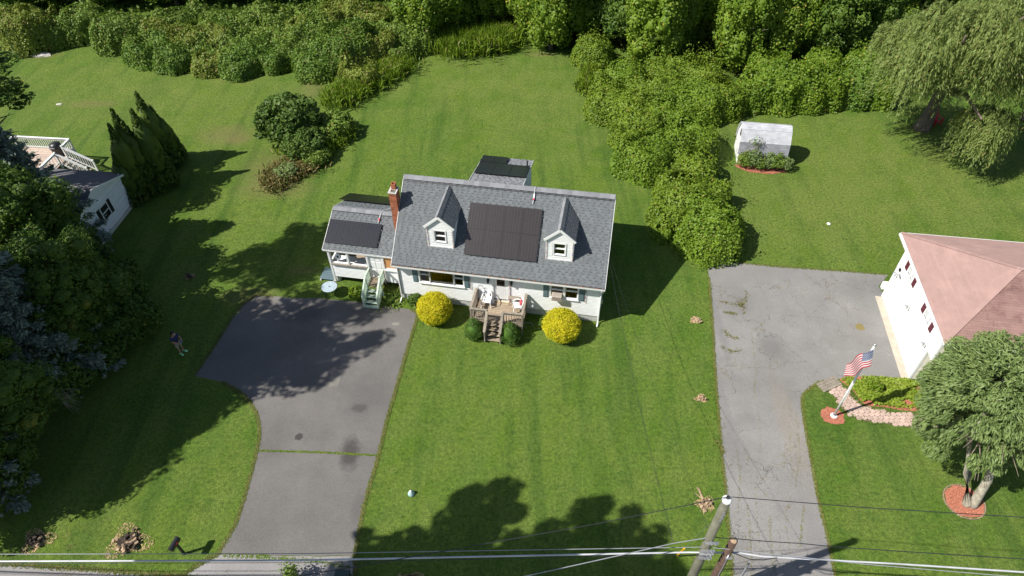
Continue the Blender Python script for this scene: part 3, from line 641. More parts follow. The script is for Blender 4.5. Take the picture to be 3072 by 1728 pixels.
# --- dormers
def dormer(cx):
    y, zb, ez, pz, hw, ov = .70, 4.0, 5.50, 6.18, .76, .10
    sl = (pz - ez) / hw; A = math.atan(sl)
    op = (cx - .31, cx + .31, 4.42, 5.2)
    d = holes(house, MT['siding'], cx - hw, cx + hw, zb, ez, y, .1, [op], 'dormer')
    for sx in (-1, 1):
        yb = (ez - EZ) / SL + EY
        MB().prism([(cx + sx * hw, y + .1, zb), (cx + sx * hw, yb, ez), (cx + sx * hw, y + .1, ez)], (-sx * .08, 0, 0)).build('cheek_wall', MT['siding'], d)
        for i in range(13):
            z = zb + .1 + i * .112; y1 = (z - EZ) / SL + EY
            if y1 - y > .15: piece('clapboard', d, MT['siding'], None, c=(cx + sx * (hw + .008), (y + y1) / 2, z + .05), size=(.012, y1 - y, .114), rot=(0, sx * math.radians(-6), 0))
    MB().prism([(cx - hw, y, ez), (cx + hw, y, ez), (cx, y, pz)], (0, .1, 0)).build('gable_wall', MT['siding'], d)
    boards(d, MT['siding'], cx - hw + .06, cx + hw - .06, zb + .06, pz - .05, y, [(op[0] - .09, op[1] + .09, op[2] - .09, op[3] + .09)], ylim=lambda z: (cx - hw, cx + hw) if z < ez else (cx - (pz - z) / sl, cx + (pz - z) / sl))
    window(d, op, y, sash=True, name='window', sill=False, curtain=(MT['curtain'], ((op[0], op[0] + .12),)) if cx < 5 else None)
    for x in (cx - hw - .012, cx + hw - .058): piece('corner_board', d, MT['trim'], (x, y - .04, zb), (x + .07, y - .0, ez))
    piece('base_trim', d, MT['trim'], (cx - hw - .012, y - .05, zb - .06), (cx + hw + .012, y + .0, zb + .055))
    for sx in (-1, 1):
        rd = Vector((sx * math.cos(A), 0, -math.sin(A))); up = Vector((sx * math.sin(A), 0, math.cos(A))); top = Vector((cx, 0, pz + .115))
        L_ = (hw + ov) / math.cos(A); ye = lambda s: ((top + rd * s).z - EZ) / SL + EY
        r = MB().prism([top + Vector((0, y - ov, 0)), top + rd * L_ + Vector((0, y - ov, 0)), top + rd * L_ + Vector((0, ye(L_), 0)), top + Vector((0, ye(0) + .02, 0))], up * -.09)
        ro = r.build('dormer_roof', MT['rbase'], d)
        tb = MB(); n = 9; ch = L_ / n
        for i in range(n):
            s0 = i * ch; yy = y - ov; yl = ye(s0 + ch * .5)
            tb.obox(top + rd * (s0 + ch * .35) + up * .006 + Vector((0, (yy + yl) / 2, 0)), (ch * .5, yl - yy, .008), (0, A * sx, 0))
            while yy < yl - .06:
                wd = min(rr.choice((.16, .2, .24)), yl - yy)
                tb.obox(top + rd * (s0 + ch * .55) + up * .014 + Vector((0, yy + wd / 2, 0)), (ch, wd, .012), (0, A * sx + sx * .07, 0)); yy += wd + rr.choice((.07, .1, .13))
        tag(tb.build('dormer_shingles', MT['rtab'], d), kind='stuff')
        bar('rake_board', d, MT['white'], (cx + sx * (hw + ov), y - ov - .014, pz + .035 - (hw + ov) * sl), (cx, y - ov - .014, pz + .035), .025, .15)
        bar('rake_soffit', d, MT['white'], (cx + sx * (hw + ov - .01), y - ov / 2 - .001, pz + .018 - (hw + ov) * sl), (cx, y - ov / 2 - .001, pz + .018), ov - .005, .02)
        yy = y - ov
        while yy < ye(0) - .2:
            piece('ridge_cap', d, MT['rcap'] if sx < 0 else MT['rtab'], None, c=top + rd * .1 + up * .026 + Vector((0, yy + .14, 0)), size=(.21, .28, .014), rot=(0, A * sx, 0)); yy += .28
dormer(2.63); dormer(9.43)
# --- chimney
ch0, ch1, cy0, cy1, cz = -.60, -.17, 2.06, 2.66, 6.40
chim = MB().box(ch0 + .008, cy0 + .008, 0, ch1 - .008, cy1 - .008, cz).build('chimney', MT['mortar'], house)
nb = 0; zz = 6.40 - .075
while zz > 3.3 and nb < 296:
    odd = int(zz / .075 + .5) % 2; cr = .012 if zz > 6.2 else 0
    for a, c in (((ch0, (ch0 + ch1) / 2 + .06), ((ch0 + ch1) / 2 + .07, ch1)) if odd else ((ch0, (ch0 + ch1) / 2 - .06), ((ch0 + ch1) / 2 - .05, ch1))):
        piece('brick', chim, MT['brick'], (a, cy0 - cr - rr.uniform(0, .004), zz), (c, cy0 + .05, zz + .064)); nb += 1
    ys = [cy0 + .052, cy0 + .20 + .07 * odd, cy0 + .40 + .07 * odd, cy1]
    for xa, xb in ((ch1 - .05, ch1 + cr), (ch0 - cr, ch0 + .05)):
        for a, c in zip(ys[:-1], ys[1:]):
            piece('brick', chim, MT['brick'], (xa - rr.uniform(0, .003), a + .005, zz), (xb + rr.uniform(0, .003), c - .005, zz + .064)); nb += 1
    zz -= .075
piece('mortar_cap', chim, MT['found'], (ch0 - .03, cy0 - .03, cz), (ch1 + .03, cy1 + .03, cz + .06))
for (yy, zt, m_) in ((cy0 + .14, cz + .11, MT['mortar']), (cy1 - .16, cz + .42, MT['clay'])):
    f = MB(); a, e, t = .125, .035, zt
    for q in ((-a, -a, a, -a + e), (-a, a - e, a, a), (-a, -a + e, -a + e, a - e), (a - e, -a + e, a, a - e)):
        f.box((ch0 + ch1) / 2 + q[0], yy + q[1], cz + .055, (ch0 + ch1) / 2 + q[2], yy + q[3], t)
    fo = f.build('flue', m_, chim); piece('flue_black', fo, MT['flue_black'], ((ch0 + ch1) / 2 - a + e + .001, yy - a + e + .001, cz + .061), ((ch0 + ch1) / 2 + a - e - .001, yy + a - e - .001, cz + .065))  # near-black plate closing the flue opening
piece('flashing', chim, MT['metal'], (ch1 + .005, cy0 - .02, 5.0), (ch1 + .012, cy1 + .1, 5.35))

# --- side wing
WY, WX0, WE, WEY, WR, WRY = .72, -4.60, 2.81, .62, 4.02, 3.20
ws = (WR - WE) / (WRY - WEY); WA = math.atan(ws); wd_, wn_ = Vector((0, math.cos(WA), math.sin(WA))), Vector((0, -math.sin(WA), math.cos(WA)))
WOP = [(-4.44, -3.42, 1.72, 2.60), (-3.30, -2.18, 1.72, 2.60), (-2.02, -1.20, .88, 2.66), (-1.08, -.10, 1.72, 2.66)]
ww = holes(house, MT['siding'], WX0 + .1, 0, .56, 2.74, WY, .1, WOP, 'wall')
boards(ww, MT['siding'], WX0 + .08, -.02, .56, 1.62, WY, [(-2.12, -1.12, 0, 3)])
b = MB()
b.box(WX0, WY, .56, WX0 + .1, WY + 5.0, 1.7).box(WX0, WY + 4.9, 1.7, 0, WY + 5.0, 2.74).box(WX0, WY + .1, 1.7, WX0 + .1, WY + .2, 2.74).box(WX0, WY + 2.4, 1.7, WX0 + .1, WY + 2.55, 2.74)
b.prism([(WX0, WY, 2.6), (WX0, WY + 4.96, 2.6), (WX0, WRY, WR - .14)], (.1, 0, 0)); b.build('wall', MT['siding'], house)
piece('floor', house, MT['deck'], (WX0 + .1, WY + .1, .6), (-.02, WY + 4.9, .7))
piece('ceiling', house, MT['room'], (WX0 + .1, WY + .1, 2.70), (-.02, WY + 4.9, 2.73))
for x in (WX0, -3.42, -2.18, -1.2, -.1): piece('post', house, MT['trim'], (x, WY - .045, 1.6 if x > -4.5 and x not in (-2.18, -1.2) else (.05 if x < -4.5 else .86)), (x + .12, WY - .0, 2.74))
piece('sill', house, MT['rail'], (WX0 + .12, WY - .14, 1.60), (-2.18, WY - .046, 1.68)); piece('sill', house, MT['trim'], (-1.08, WY - .14, 1.60), (-.1, WY - .046, 1.68))
piece('fascia', house, MT['trim'], (WX0 - .2, WEY - .012, 2.68), (-OX - .03, WEY + .01, 2.80))
d2 = MB().box(-2.02, WY + .03, .88, -1.20, WY + .07, 2.66).build('door', MT['white'], house)
for xx in (-1.92, -1.56):
    for za, zb_ in ((1.0, 1.5), (1.6, 2.1), (2.2, 2.55)): piece('door_panel', d2, MT['white'], (xx, WY + .012, za), (xx + .26, WY + .029, zb_))
MB().tube([(-1.95, WY + .03, 1.72), (-1.95, WY - .04, 1.72)], .03, 8).build('handle', MT['dkmetal'], d2)
piece('plywood_panel', house, MT['ply'], (-1.08, WY + .02, 1.70), (-.1, WY + .04, 2.66))
for x in (-4.5, -2.4, -.4): piece('pier', house, MT['found'], (x, WY + .1, -.05), (x + .25, WY + .35, .56))
piece('crawl_space_shade', house, MT['dark'], (WX0 + .1, WY + .4, -.05), (-.02, WY + .42, .56))  # near-black sheet added for the shade beneath the raised porch floor
wr_ = MB(); yr = 2 * WRY - WEY
wr_.prism([(WX0 - .2, WEY, WE - .02), (WX0 - .2, WRY, WR - .02), (WX0 - .2, yr, WE - .02), (WX0 - .2, yr, WE - .13), (WX0 - .2, WRY, WR - .14), (WX0 - .2, WEY, WE - .13)], (4.6 + .2 - .001, 0, 0))
wroof = wr_.build('porch_roof', MT['rbase'], house)
tb = MB(); n = 17; wl = (WRY - WEY) / math.cos(WA); ch = (wl - .1) / n
for side in (1, -1):
    rd2 = Vector((0, math.cos(WA) * side, math.sin(WA))); up2 = Vector((0, -math.sin(WA) * side, math.cos(WA))); o2 = Vector((0, WEY if side > 0 else yr, WE - .02))
    for i in range(n):
        tb.obox(o2 + rd2 * (i + .79) * ch + up2 * .006 + Vector((WX0 / 2 - .1, 0, 0)), (4.79, ch * .5, .008), ((WA - .02) * side, 0, 0)); x = WX0 - .2 + rr.uniform(0, .2)
        while x < -.1:
            wd = min(rr.choice((.16, .19, .22, .25)), -.02 - x); tb.obox(o2 + rd2 * (i + .5) * ch + up2 * .013 + Vector((x + wd / 2, 0, 0)), (wd, ch * 1.02, .012), ((WA - .06) * side, 0, 0)); x += wd + rr.choice((.1, .13, .16))
tag(tb.build('porch_shingles', MT['rtab'], wroof), kind='stuff')
x = WX0 - .2
while x < -.2:
    for sg in (1, -1): piece('ridge_cap', wroof, MT['rcap'], None, c=(x + .15, WRY - sg * .125, WR - .022), size=(.298, .27, .014), rot=(sg * WA * .95, 0, 0))
    x += .30
piece('ridge_vent', wroof, MT['blackp'], None, c=(WX0 / 2 - .1, WRY - .26, WR - .10), size=(4.78, .03, .04), rot=(WA, 0, 0))
for sg in (1, -1): bar('rake_board', wroof, MT['trim'], (WX0 - .212, WRY - sg * (WRY - WEY), WE - .075), (WX0 - .212, WRY, WR - .075), .022, .13)
# things seen through the porch openings
pt = thing('porch_table', 'white table standing inside the open side porch', 'table', H(-3.75, 1.35), HY)
piece('table_top', pt, MT['white'], (-.55, -.3, 1.42), (.55, .3, 1.46))
for sx in (-1, 1):
    for sy in (-1, 1): piece('leg', pt, MT['white'], (sx * .5 - .02, sy * .26 - .02, .7), (sx * .5 + .02, sy * .26 + .02, 1.42))
tag(piece('storage_box', None, MT['white'], None, c=H(-2.75, 1.25, 1.35), size=(.75, .4, .6), rot=(0, 0, HY + .3)), 'white lidded box inside the porch behind the middle opening', 'box')
pf = thing('pedestal_fan', 'white round fan leaning in the corner of the porch opening', 'fan', H(-4.15, 1.1, 1.46), HY)
MB().lathe([(0, 0), (.16, .01), (.16, .04), (.03, .06), (.02, .3)], n=12).build('stand', MT['plastic'], pf)
fh = MB().tube([(0, 0, .42), (0, -.09, .46)], .2, 14).build('cage', MT['plastic'], pf); MB().tube([(0, -.091, .46), (0, -.11, .47)], .06, 10).build('hub', MT['dkmetal'], fh)

# --- rear addition behind the ridge
ax0, ax1, ayf, ayr = 3.58, 6.78, 4.35, 8.5; az = lambda y: 5.0 + .263 * (8.5 - y); AA = -math.atan(.263)
b = MB().box(ax0 + .1, DY + .001, .0, ax1 - .1, ayr - .15, 3.2)
b.prism([(ax0 + .1, ayf + .1, az(ayf) - .2), (ax0 + .1, ayr - .15, az(ayr - .15) - .1), (ax0 + .1, ayr - .15, 3.2), (ax0 + .1, ayf + .1, 3.2)], (ax1 - ax0 - .2, 0, 0)); addw = b.build('addition_wall', MT['bluewall'], house)
for i in range(40):
    z = .3 + i * .112; zt = z + .1
    y1 = ayr - .15; y0 = max(ayf + .3, DY if z < 3 else RY + (RZ - z) / SL)
    if zt < az(y1) - .1: piece('clapboard', addw, MT['bluewall'], None, c=(ax1 - .092, (y0 + y1) / 2, z + .05), size=(.012, y1 - y0, .114), rot=(0, math.radians(-6), 0))
aroof = MB().prism([(ax0, ayf, az(ayf)), (ax0, ayr, az(ayr)), (ax0, ayr, az(ayr) - .1), (ax0, ayf, az(ayf) - .1)], (ax1 - ax0, 0, 0)).build('addition_roof', MT['rbase'], house)
tb = MB(); n = 25; ln = (ayr - ayf) / math.cos(AA); ch = ln / n; rd3 = Vector((0, -math.cos(AA), -math.sin(AA))); up3 = Vector((0, -math.sin(AA), math.cos(AA)))
for i in range(n):
    o3 = Vector((0, ayr, az(ayr))) + rd3 * (i + .5) * ch
    tb.obox(o3 + rd3 * ch * .25 + up3 * .005 + Vector(((ax0 + ax1) / 2, 0, 0)), (ax1 - ax0, ch * .5, .008), (AA, 0, 0)); x = ax0 + rr.uniform(0, .1)
    while x < ax1 - .05:
        wd = min(rr.choice((.2, .25, .3)), ax1 - x); tb.obox(o3 + up3 * .012 + Vector((x + wd / 2, 0, 0)), (wd, ch * 1.02, .012), (AA + .05, 0, 0)); x += wd + rr.choice((.08, .12))
tag(tb.build('addition_shingles', MT['rcap'], aroof), kind='stuff')
for xx in (ax0 - .012, ax1 + .012): bar('rake_board', aroof, MT['trim'], (xx, ayf, az(ayf) - .04), (xx, ayr, az(ayr) - .04), .022, .16)
MB().tube([(6.55, 7.5, az(7.5)), (6.55, 7.5, az(7.5) + .38)], .045, 8).build('vent_pipe', MT['dkmetal'], aroof)

# --- solar panels
pan = {}
def solar(name_label, o, ax, ay, nrm_, cols, rows, pw, ph, mat, gap=.012, skip=()):
    t = thing('solar_array', name_label, 'solar panels', HO, HY, 'black solar arrays on the white house')
    ax, ay, nn = Vector(ax).normalized(), Vector(ay).normalized(), Vector(nrm_).normalized()
    Mx = Matrix((ax, ay, nn)).transposed().to_4x4()
    for r in range(rows):
        for c in range(cols):
            if (c, r) in skip: continue
            key = (mat.name,)
            if key not in pan:
                q = MB().box(0, 0, -.035, 1, 1, 0).build('panel', MT['frame']); q2 = MB().box(.015, .01, .0005, .985, .99, .003).build('cells', mat); pan[key] = (q.data, q2.data); bpy.data.objects.remove(q); bpy.data.objects.remove(q2)
            p = Vector(o) + ax * c * (pw + gap) + ay * r * (ph + gap)
            po = link('solar_panel', pan[key][0], t); po.matrix_local = Matrix.Translation(p) @ Mx @ Matrix.Diagonal((pw, ph, 1, 1))
            link('cell_sheet', pan[key][1], po)
    rails = MB()
    for r in range(rows):
        for f in (.25, .75):
            a = Vector(o) + ay * (r * (ph + gap) + ph * f) - nn * .075 - ax * .05; e = a + ax * (cols * (pw + gap) + .1)
            rails.tube([a, e], .022, 4)
    rails.build('mounting_rail', MT['metal'], t)
    return t
solar('large array of eight brown black panels between the two dormers', on_roof(4.0, (.47 - EY) / math.cos(SA), .14), (1, 0, 0), rdir, nrm, 4, 2, 1.035, 1.50, MT['cell'])
p0 = Vector((0, WEY, WE - .02)) + wd_ * ((1.02 - WEY) / math.cos(WA)) + wn_ * .13
solar('three dark panels on the front slope of the side wing roof', (-4.74, p0.y, p0.z), (1, 0, 0), wd_, wn_, 3, 1, 1.08, 1.54, MT['cellb'])
rdr = Vector((0, -math.cos(WA), math.sin(WA))); rnn = Vector((0, math.sin(WA), math.cos(WA))); q0 = Vector((-1.3, 6.15, WR - ws * (6.15 - WRY))) + rnn * .13
solar('glossy black panels on the rear slope of the side wing behind its ridge', (-1.0, q0.y, q0.z - .0), (-1, 0, 0), rdr, rnn, 4, 1, 1.0, 1.78, MT['cellc'])
q0 = Vector((3.62, 7.20, az(7.20))) + up3 * .13
solar('three black panels in the lower row on the rear addition roof', q0, (1, 0, 0), rd3, up3, 3, 1, 1.04, 1.86, MT['cellc'])
q0 = Vector((3.58, 8.36, az(8.36))) + up3 * .125
solar('pair of black panels in the upper row beside the rear vent pipe', q0, (1, 0, 0), rd3, up3, 2, 1, .82, 1.12, MT['cellc'])
cb = MB().tube([(7.6, 3.72, 6.62), (7.59, 3.4, 6.30), (7.57, 2.95, 5.95)], .03, 6).build('conduit', MT['metal'], house); piece('junction_box', cb, MT['white'], None, c=(7.59, 3.3, 6.24), size=(.07, .3, .07), rot=(SA, 0, 0)); piece('warning_label', cb, MT['redcloth'], None, c=(7.59, 3.15, 6.16), size=(.075, .1, .075), rot=(SA, 0, 0))
cb = MB().tube([(-1.35, 3.8, 3.86), (-1.6, 3.25, 4.09), (-1.72, 2.95, 3.98), (-1.75, 2.45, 3.75)], .03, 6).build('conduit', MT['metal'], house); piece('warning_label', cb, MT['redcloth'], None, c=(-1.735, 2.65, 3.84), size=(.07, .14, .07), rot=(WA, 0, 0))
# electric meter and pipes on the right gable
for yy, z0, z1, s in ((.9, 1.5, 2.1, .16), (1.4, 1.2, 1.9, .2), (2.1, 2.6, 2.9, .1), (.6, .9, 1.2, .12)):
    piece('meter_box', house, MT['metal'], (LX + .025, yy, z0), (LX + .025 + s * .8, yy + s * 1.6, z1))
MB().tube([(LX + .06, 1.0, .3), (LX + .06, 1.0, 3.6), (LX + .12, .95, 4.1), (LX + .2, .9, 4.0)], .035, 6).build('service_mast', MT['gcable'], house)
lt = MB()
def beads(a, c, n):
    a, c = Vector(a), Vector(c)
    for i in range(n): lt.obox(a.lerp(c, i / (n - 1)), (.035, .035, .045), (0, 0, .4), i % 4)
beads((.1, -.06, .6), (.1, -.06, 2.9), 14); beads((6.72, -.08, 1.0), (6.72, -.08, 2.7), 13); beads((4.40, -.07, 1.6), (4.40, -.07, 2.7), 11); beads((11.12, -.07, 1.6), (11.12, -.07, 2.7), 11)
for cx in (2.63, 9.43): beads((cx - .72, .64, 4.1), (cx - .72, .64, 5.4), 11); beads((cx + .72, .64, 4.1), (cx + .72, .64, 5.4), 11)
lo_ = lt.build('string_lights', [MT['redcloth'], MT['teal'], MT['yellow'], MT['blue']]); lo_.location = HO; lo_.rotation_euler = (0, 0, HY)
tag(lo_, 'strings of tiny coloured bulbs pinned along the house corners and dormers', 'string lights')

# ------------------------------------------------------------------ front deck
deck = thing('front_deck', 'weathered wooden deck with railings and steps at the front door', 'deck', HO, HY)
dx0, dx1, dy0, dz = 4.70, 7.76, -1.76, .85
nb_ = 12; bw = (-.06 - dy0 - .02) / nb_
for i in range(nb_): piece('deck_board', deck, MT['deck'], (dx0, dy0 + .02 + i * bw, dz - .035), (dx1, dy0 + .02 + (i + 1) * bw - .012, dz - rr.uniform(0, .004)))
for y in (dy0, -.9, -.1): piece('joist', deck, MT['rail'], (dx0 + .02, y + .01, dz - .22), (dx1 - .02, y + .05, dz - .037))
for x in (dx0, dx1 - .045): piece('joist', deck, MT['rail'], (x, dy0 + .06, dz - .22), (x + .04, -.06, dz - .037))
sx0, sx1 = 5.68, 6.62
posts = [(dx0, dy0), (dx1 - .09, dy0), (sx0 - .02, dy0 - .01), (sx1 - .06, dy0 - .01), (dx0, -.16), (dx1 - .09, -.16)]
for x, y in posts: piece('post', deck, MT['rail'], (x, y, 0 if y < -1 else dz), (x + .09, y + .09, 1.70))
def rail(a, c, z, n_bal, parent, m, zb=dz, wd=.14):
    a, c = Vector((*a, z[0])), Vector((*c, z[1])); bar('handrail', parent, m, a, c, wd, .04)
    lo = Vector((0, 0, -.12)); bar('rail_beam', parent, m, a + lo, c + lo, .04, .09)
    lo2 = Vector((0, 0, zb[0] - z[0] + .12)) if isinstance(zb, tuple) else Vector((0, 0, zb - z[0] + .12)); bar('rail_beam', parent, m, a + lo2, c + lo2, .04, .09)
    for i in range(n_bal):
        p = a.lerp(c, (i + .5) / n_bal); q0 = p + lo2; piece('baluster', parent, m, (p.x - .018, p.y - .018, q0.z - .1), (p.x + .018, p.y + .018, p.z - .02))
rail((dx0 + .045, dy0 + .02), (dx0 + .045, -.08), (1.74, 1.74), 11, deck, MT['rail']); rail((dx1 - .045, dy0 + .02), (dx1 - .045, -.08), (1.74, 1.74), 11, deck, MT['rail'])
rail((dx0 - .02, dy0 + .045), (sx0 + .03, dy0 + .045), (1.745, 1.745), 7, deck, MT['rail']); rail((sx1 - .03, dy0 + .045), (dx1 + .02, dy0 + .045), (1.745, 1.745), 8, deck, MT['rail'])
for x in (sx0 + .02, sx1 - .02):
    rail((x, dy0 - .02), (x, -2.72), (1.72, .98), 7, deck, MT['rail'], (dz, .1))
    piece('post', deck, MT['rail'], (x - .045, -2.62, 0), (x + .045, -2.53, .98))
    bar('stringer', deck, MT['rail'], (x, dy0 + .0, dz - .12), (x, -2.62, .06), .04, .24)
for i, (z, y) in enumerate(((.68, -1.90), (.51, -2.13), (.34, -2.36), (.17, -2.59))):
    for j in range(2): piece('stair_tread', deck, MT['deck'], (sx0 + .04, y + j * .135, z - .04), (sx1 - .04, y + j * .135 + .125, z))
# chairs, table and odds and ends on the deck
def plastic_chair(label, loc, rz_):
    t = thing('plastic_chair', label, 'chair', loc, rz_, 'white plastic chairs on the deck')
    s = MB().prism([(-.24, -.22, .40), (.24, -.22, .40), (.22, .22, .38), (-.22, .22, .38)], (0, 0, .035)).build('seat', MT['plastic'], t)
    b = MB()      # slatted, arched back with two round openings at its sides
    prof = [(-.25, .36), (-.26, .6), (-.23, .78), (-.12, .88), (.12, .88), (.23, .78), (.26, .6), (.25, .36)]
    f = lambda x, z: (x, .22 + (z - .38) * .28 - .04 * (x / .25) ** 2, z)
    for (xa, za), (xb, zb) in zip(prof[:-1], prof[1:]):
        b.tube([f(xa, za), f(xb, zb)], .03, 6)
    for i in range(5):
        x = -.1 + i * .05; b.add([f(x - .023, .40), f(x + .023, .40), f(x + .023, .87), f(x - .023, .87)], [(0, 1, 2, 3)])
    for s_ in (-1, 1):
        b.add([f(s_ * .12, .4), f(s_ * .24, .4), f(s_ * .24, .5), f(s_ * .12, .5)], [(0, 1, 2, 3)]); b.add([f(s_ * .12, .72), f(s_ * .22, .72), f(s_ * .17, .84), f(s_ * .12, .86)], [(0, 1, 2, 3)])
    b.build('backrest', MT['plastic'], t)
    for s_ in (-1, 1):
        MB().tube([(s_ * .27, .24, .62), (s_ * .29, 0, .64), (s_ * .28, -.2, .62), (s_ * .255, -.24, .42)], .03, 6).build('armrest', MT['plastic'], t)
        MB().tube([(s_ * .25, -.22, .42), (s_ * .29, -.27, 0)], [.035, .025], 6).build('leg', MT['plastic'], t); MB().tube([(s_ * .22, .22, .42), (s_ * .27, .3, 0)], [.035, .025], 6).build('leg', MT['plastic'], t)
    return t
plastic_chair('white plastic chair facing away from the house by the left railing', H(5.42, -.48, dz), HY + .0)
c2 = plastic_chair('white plastic chair turned sideways against the right railing with red cloth', H(7.28, -.62, dz), HY - 1.35)
tag(piece('red_cloth', None, MT['redcloth'], None, c=H(7.44, -.56, dz + .62), size=(.3, .03, .36), rot=(-.3, 0, HY - 1.35)), 'red cloth hung over the back of the sideways white chair', 'cloth')
ft = thing('folding_table', 'small folding table with dark crossed legs beside the front door', 'table', H(6.98, -.22, dz), HY)
MB().box(-.3, -.14, .58, .3, .14, .60).build('table_top', MT['rail'], ft)
for sx_ in (-1, 1):
    MB().tube([(sx_ * .27, -.13, .58), (sx_ * .1 - .15 * sx_, .13, 0.0)], .012, 5).build('leg', MT['dkmetal'], ft); MB().tube([(sx_ * .27, .13, .58), (sx_ * .27, -.13, 0)], .012, 5).build('leg', MT['dkmetal'], ft)
bp = thing('bird_feeder', 'dark hooked pole with a blue and white feeder at the left railing', 'feeder', H(4.88, -.20, dz), HY)
MB().tube([(0, 0, 0), (0, 0, 1.15), (.08, .02, 1.28), (.25, .02, 1.2), (.34, 0, 1.0)], .014, 6).build('hook', MT['dkmetal'], bp)
fd = MB().lathe([(0, 0), (.07, 0), (.07, .18), (.03, .24), (0, .25)], (.34, 0, .75), 10).build('feeder_body', MT['plastic'], bp); MB().lathe([(.071, .01), (.072, .07)], (.34, 0, .75), 10).build('feeder_band', MT['blue'], fd)
tag(MB().box(-.2, -.14, 0, .2, .14, .10).box(-.16, -.1, .1, .16, .1, .16).build('shoe_tray', MT['trim']), 'pale low tray on the deck left of the front door', 'tray').location = H(5.62, -.22, dz)

# ------------------------------------------------------------------ side stairs
stairs = thing('side_stairs', 'narrow wooden steps with pale green railings below the porch door', 'stairs', HO, HY)
ssx0, ssx1 = -2.10, -1.14
for i in range(6): piece('deck_board', stairs, MT['deck'], (ssx0 + .05, -.12 + i * .14, .80), (ssx1 - .05, -.12 + i * .14 + .128, .84))
for i, (z, y) in enumerate(((.63, -.38), (.42, -.64), (.21, -.90))):
    piece('stair_tread', stairs, MT['green'], (ssx0 + .04, y, z - .035), (ssx1 - .04, y + .25, z)); piece('riser', stairs, MT['green'], (ssx0 + .05, y + .24, z - .18), (ssx1 - .05, y + .258, z - .036))
piece('stair_tread', stairs, MT['green'], (ssx0 + .02, -1.13, .0), (ssx1 - .02, -.91, .07))
for x in (ssx0 + .03, ssx1 - .03):
    rail((x, .60), (x, -.12), (1.68, 1.68), 6, stairs, MT['green'], .84, .10); rail((x, -.12), (x, -1.10), (1.68, .92), 9, stairs, MT['green'], (.84, .0), .10)
    for y, zb in ((-.12, 0), (-1.06, 0), (.58, .5)): piece('post', stairs, MT['rail'] if y > .5 else MT['green'], (x - .04, y - .04, zb), (x + .04, y + .04, 1.66 if y > -1 else .93))
    bar('stringer', stairs, MT['green'], (x, -.1, .70), (x, -1.1, .03), .04, .22)

# ------------------------------------------------------------------ glass table, platform by the porch
gtb = thing('patio_table', 'round glass patio table in the shade at the porch corner', 'table', H(-4.42, -.42), HY)
MB().lathe([(0, .70), (.48, .70), (.48, .712), (0, .712)], n=28).build('table_top', plain('pale_tinted_glass', (.36, .44, .48), .12), gtb)
MB().lathe([(.485, .695), (.5, .70), (.5, .715), (.485, .72)], n=28).build('rim', MT['dkmetal'], gtb); MB().lathe([(0, .0), (.05, .0), (.05, .03), (0, .03)], (0, 0, .712), 10).build('umbrella_ring', MT['metal'], gtb)
for i in range(4):
    a = PI / 4 + i * PI / 2; MB().tube([(.4 * math.cos(a), .4 * math.sin(a), .69), (.3 * math.cos(a), .3 * math.sin(a), .4), (.38 * math.cos(a), .38 * math.sin(a), 0)], .015, 5).build('leg', MT['dkmetal'], gtb)
pl_ = thing('low_platform', 'low dark slatted platform on the grass beside the porch corner post', 'platform', H(-5.05, 1.2), HY)
for i in range(7): piece('slat', pl_, MT['shutter'], (-.55, -.5 + i * .15, .12), (.45, -.38 + i * .15, .15))
for i in (-.5, .38): piece('runner', pl_, MT['found'], (i, -.55, 0), (i + .08, .55, .118))

# ------------------------------------------------------------------ neighbour's red roofed house
RO = (22.55, 28.37, 0); RYAW = math.radians(-8.9)
red = thing('house', 'white raised house with pinkish brown hip roof and two garage doors', 'house', RO, RYAW)
# own axes: x to the right, y into the depth; the garage wall is x = 0, from y = -7.5 to y = 0
RE, RH, RX0, RYB, RYF = 4.5, 6.08, -.42, .60, -7.58
RLEN = 15.0; hd = (RYB - RYF) / 2
GW = [(-1.62 - .38, -1.62 + .38, 3.2, 3.9), (-4.92 - .38, -4.92 + .38, 3.2, 3.9)]
GD = [(-2.75 - .05, -.75, .05, 2.15), (-5.75, -3.45, .05, 2.15)]
def side_wall(parent, mat, x, t, y0, y1, z0, z1, ops):
    b = MB(); ys = sorted({y0, y1, *[o[0] for o in ops], *[o[1] for o in ops]})
    for a, c in zip(ys[:-1], ys[1:]):
        z = z0
        for q0, q1 in sorted((o[2], o[3]) for o in ops if o[0] <= a + 1e-6 and o[1] >= c - 1e-6):
            if q0 > z: b.box(x, a, z, x + t, c, q0)
            z = max(z, q1)
        if z < z1: b.box(x, a, z, x + t, c, z1)
    return b.build('wall', mat, parent)
gwl = side_wall(red, MT['gwall'], 0, .15, -6.30, 0, 0, 2.45, GD)
gwu = side_wall(red, MT['gwall'], -.04, .15, -7.0, 0, 2.45, 4.36, GW)
def side_boards(parent, mat, x, y0, y1, z0, z1, ops, step=.125):
    z = z0
    while z < z1 - .02:
        segs = [(y0, y1)]
        for o in ops:
            if o[2] < z + step - .01 and o[3] > z + .01: segs = [q for a, b in segs for q in ((a, min(b, o[0])), (max(a, o[1]), b)) if q[1] - q[0] > .02]
        for a, b in segs: piece('clapboard', parent, mat, None, c=(x - .01, (a + b) / 2, z + step / 2), size=(.010, b - a, step * 1.03), rot=(0, math.radians(4.5), 0))
        z += step
side_boards(gwl, MT['gwall'], 0, -6.30, -.0, .05, 2.40, [(a - .13, b - -.13, c, d + .14) for a, b, c, d in GD])
side_boards(gwu, MT['gwall'], -.04, -7.0, -.0, 2.5, 4.3, [(a - .5, b + .5, c - .08, d + .08) for a, b, c, d in GW])
b = MB().box(.15, -6.30, 0, RLEN, -6.15, 2.45).box(.11, -7.0, 2.45, RLEN, -6.85, 4.36).box(.15, -.15, 0, RLEN, 0, 4.36).box(.11, -6.85, 2.45, RLEN, -6.31, 2.5)
fw = b.build('wall', MT['cream'], red)
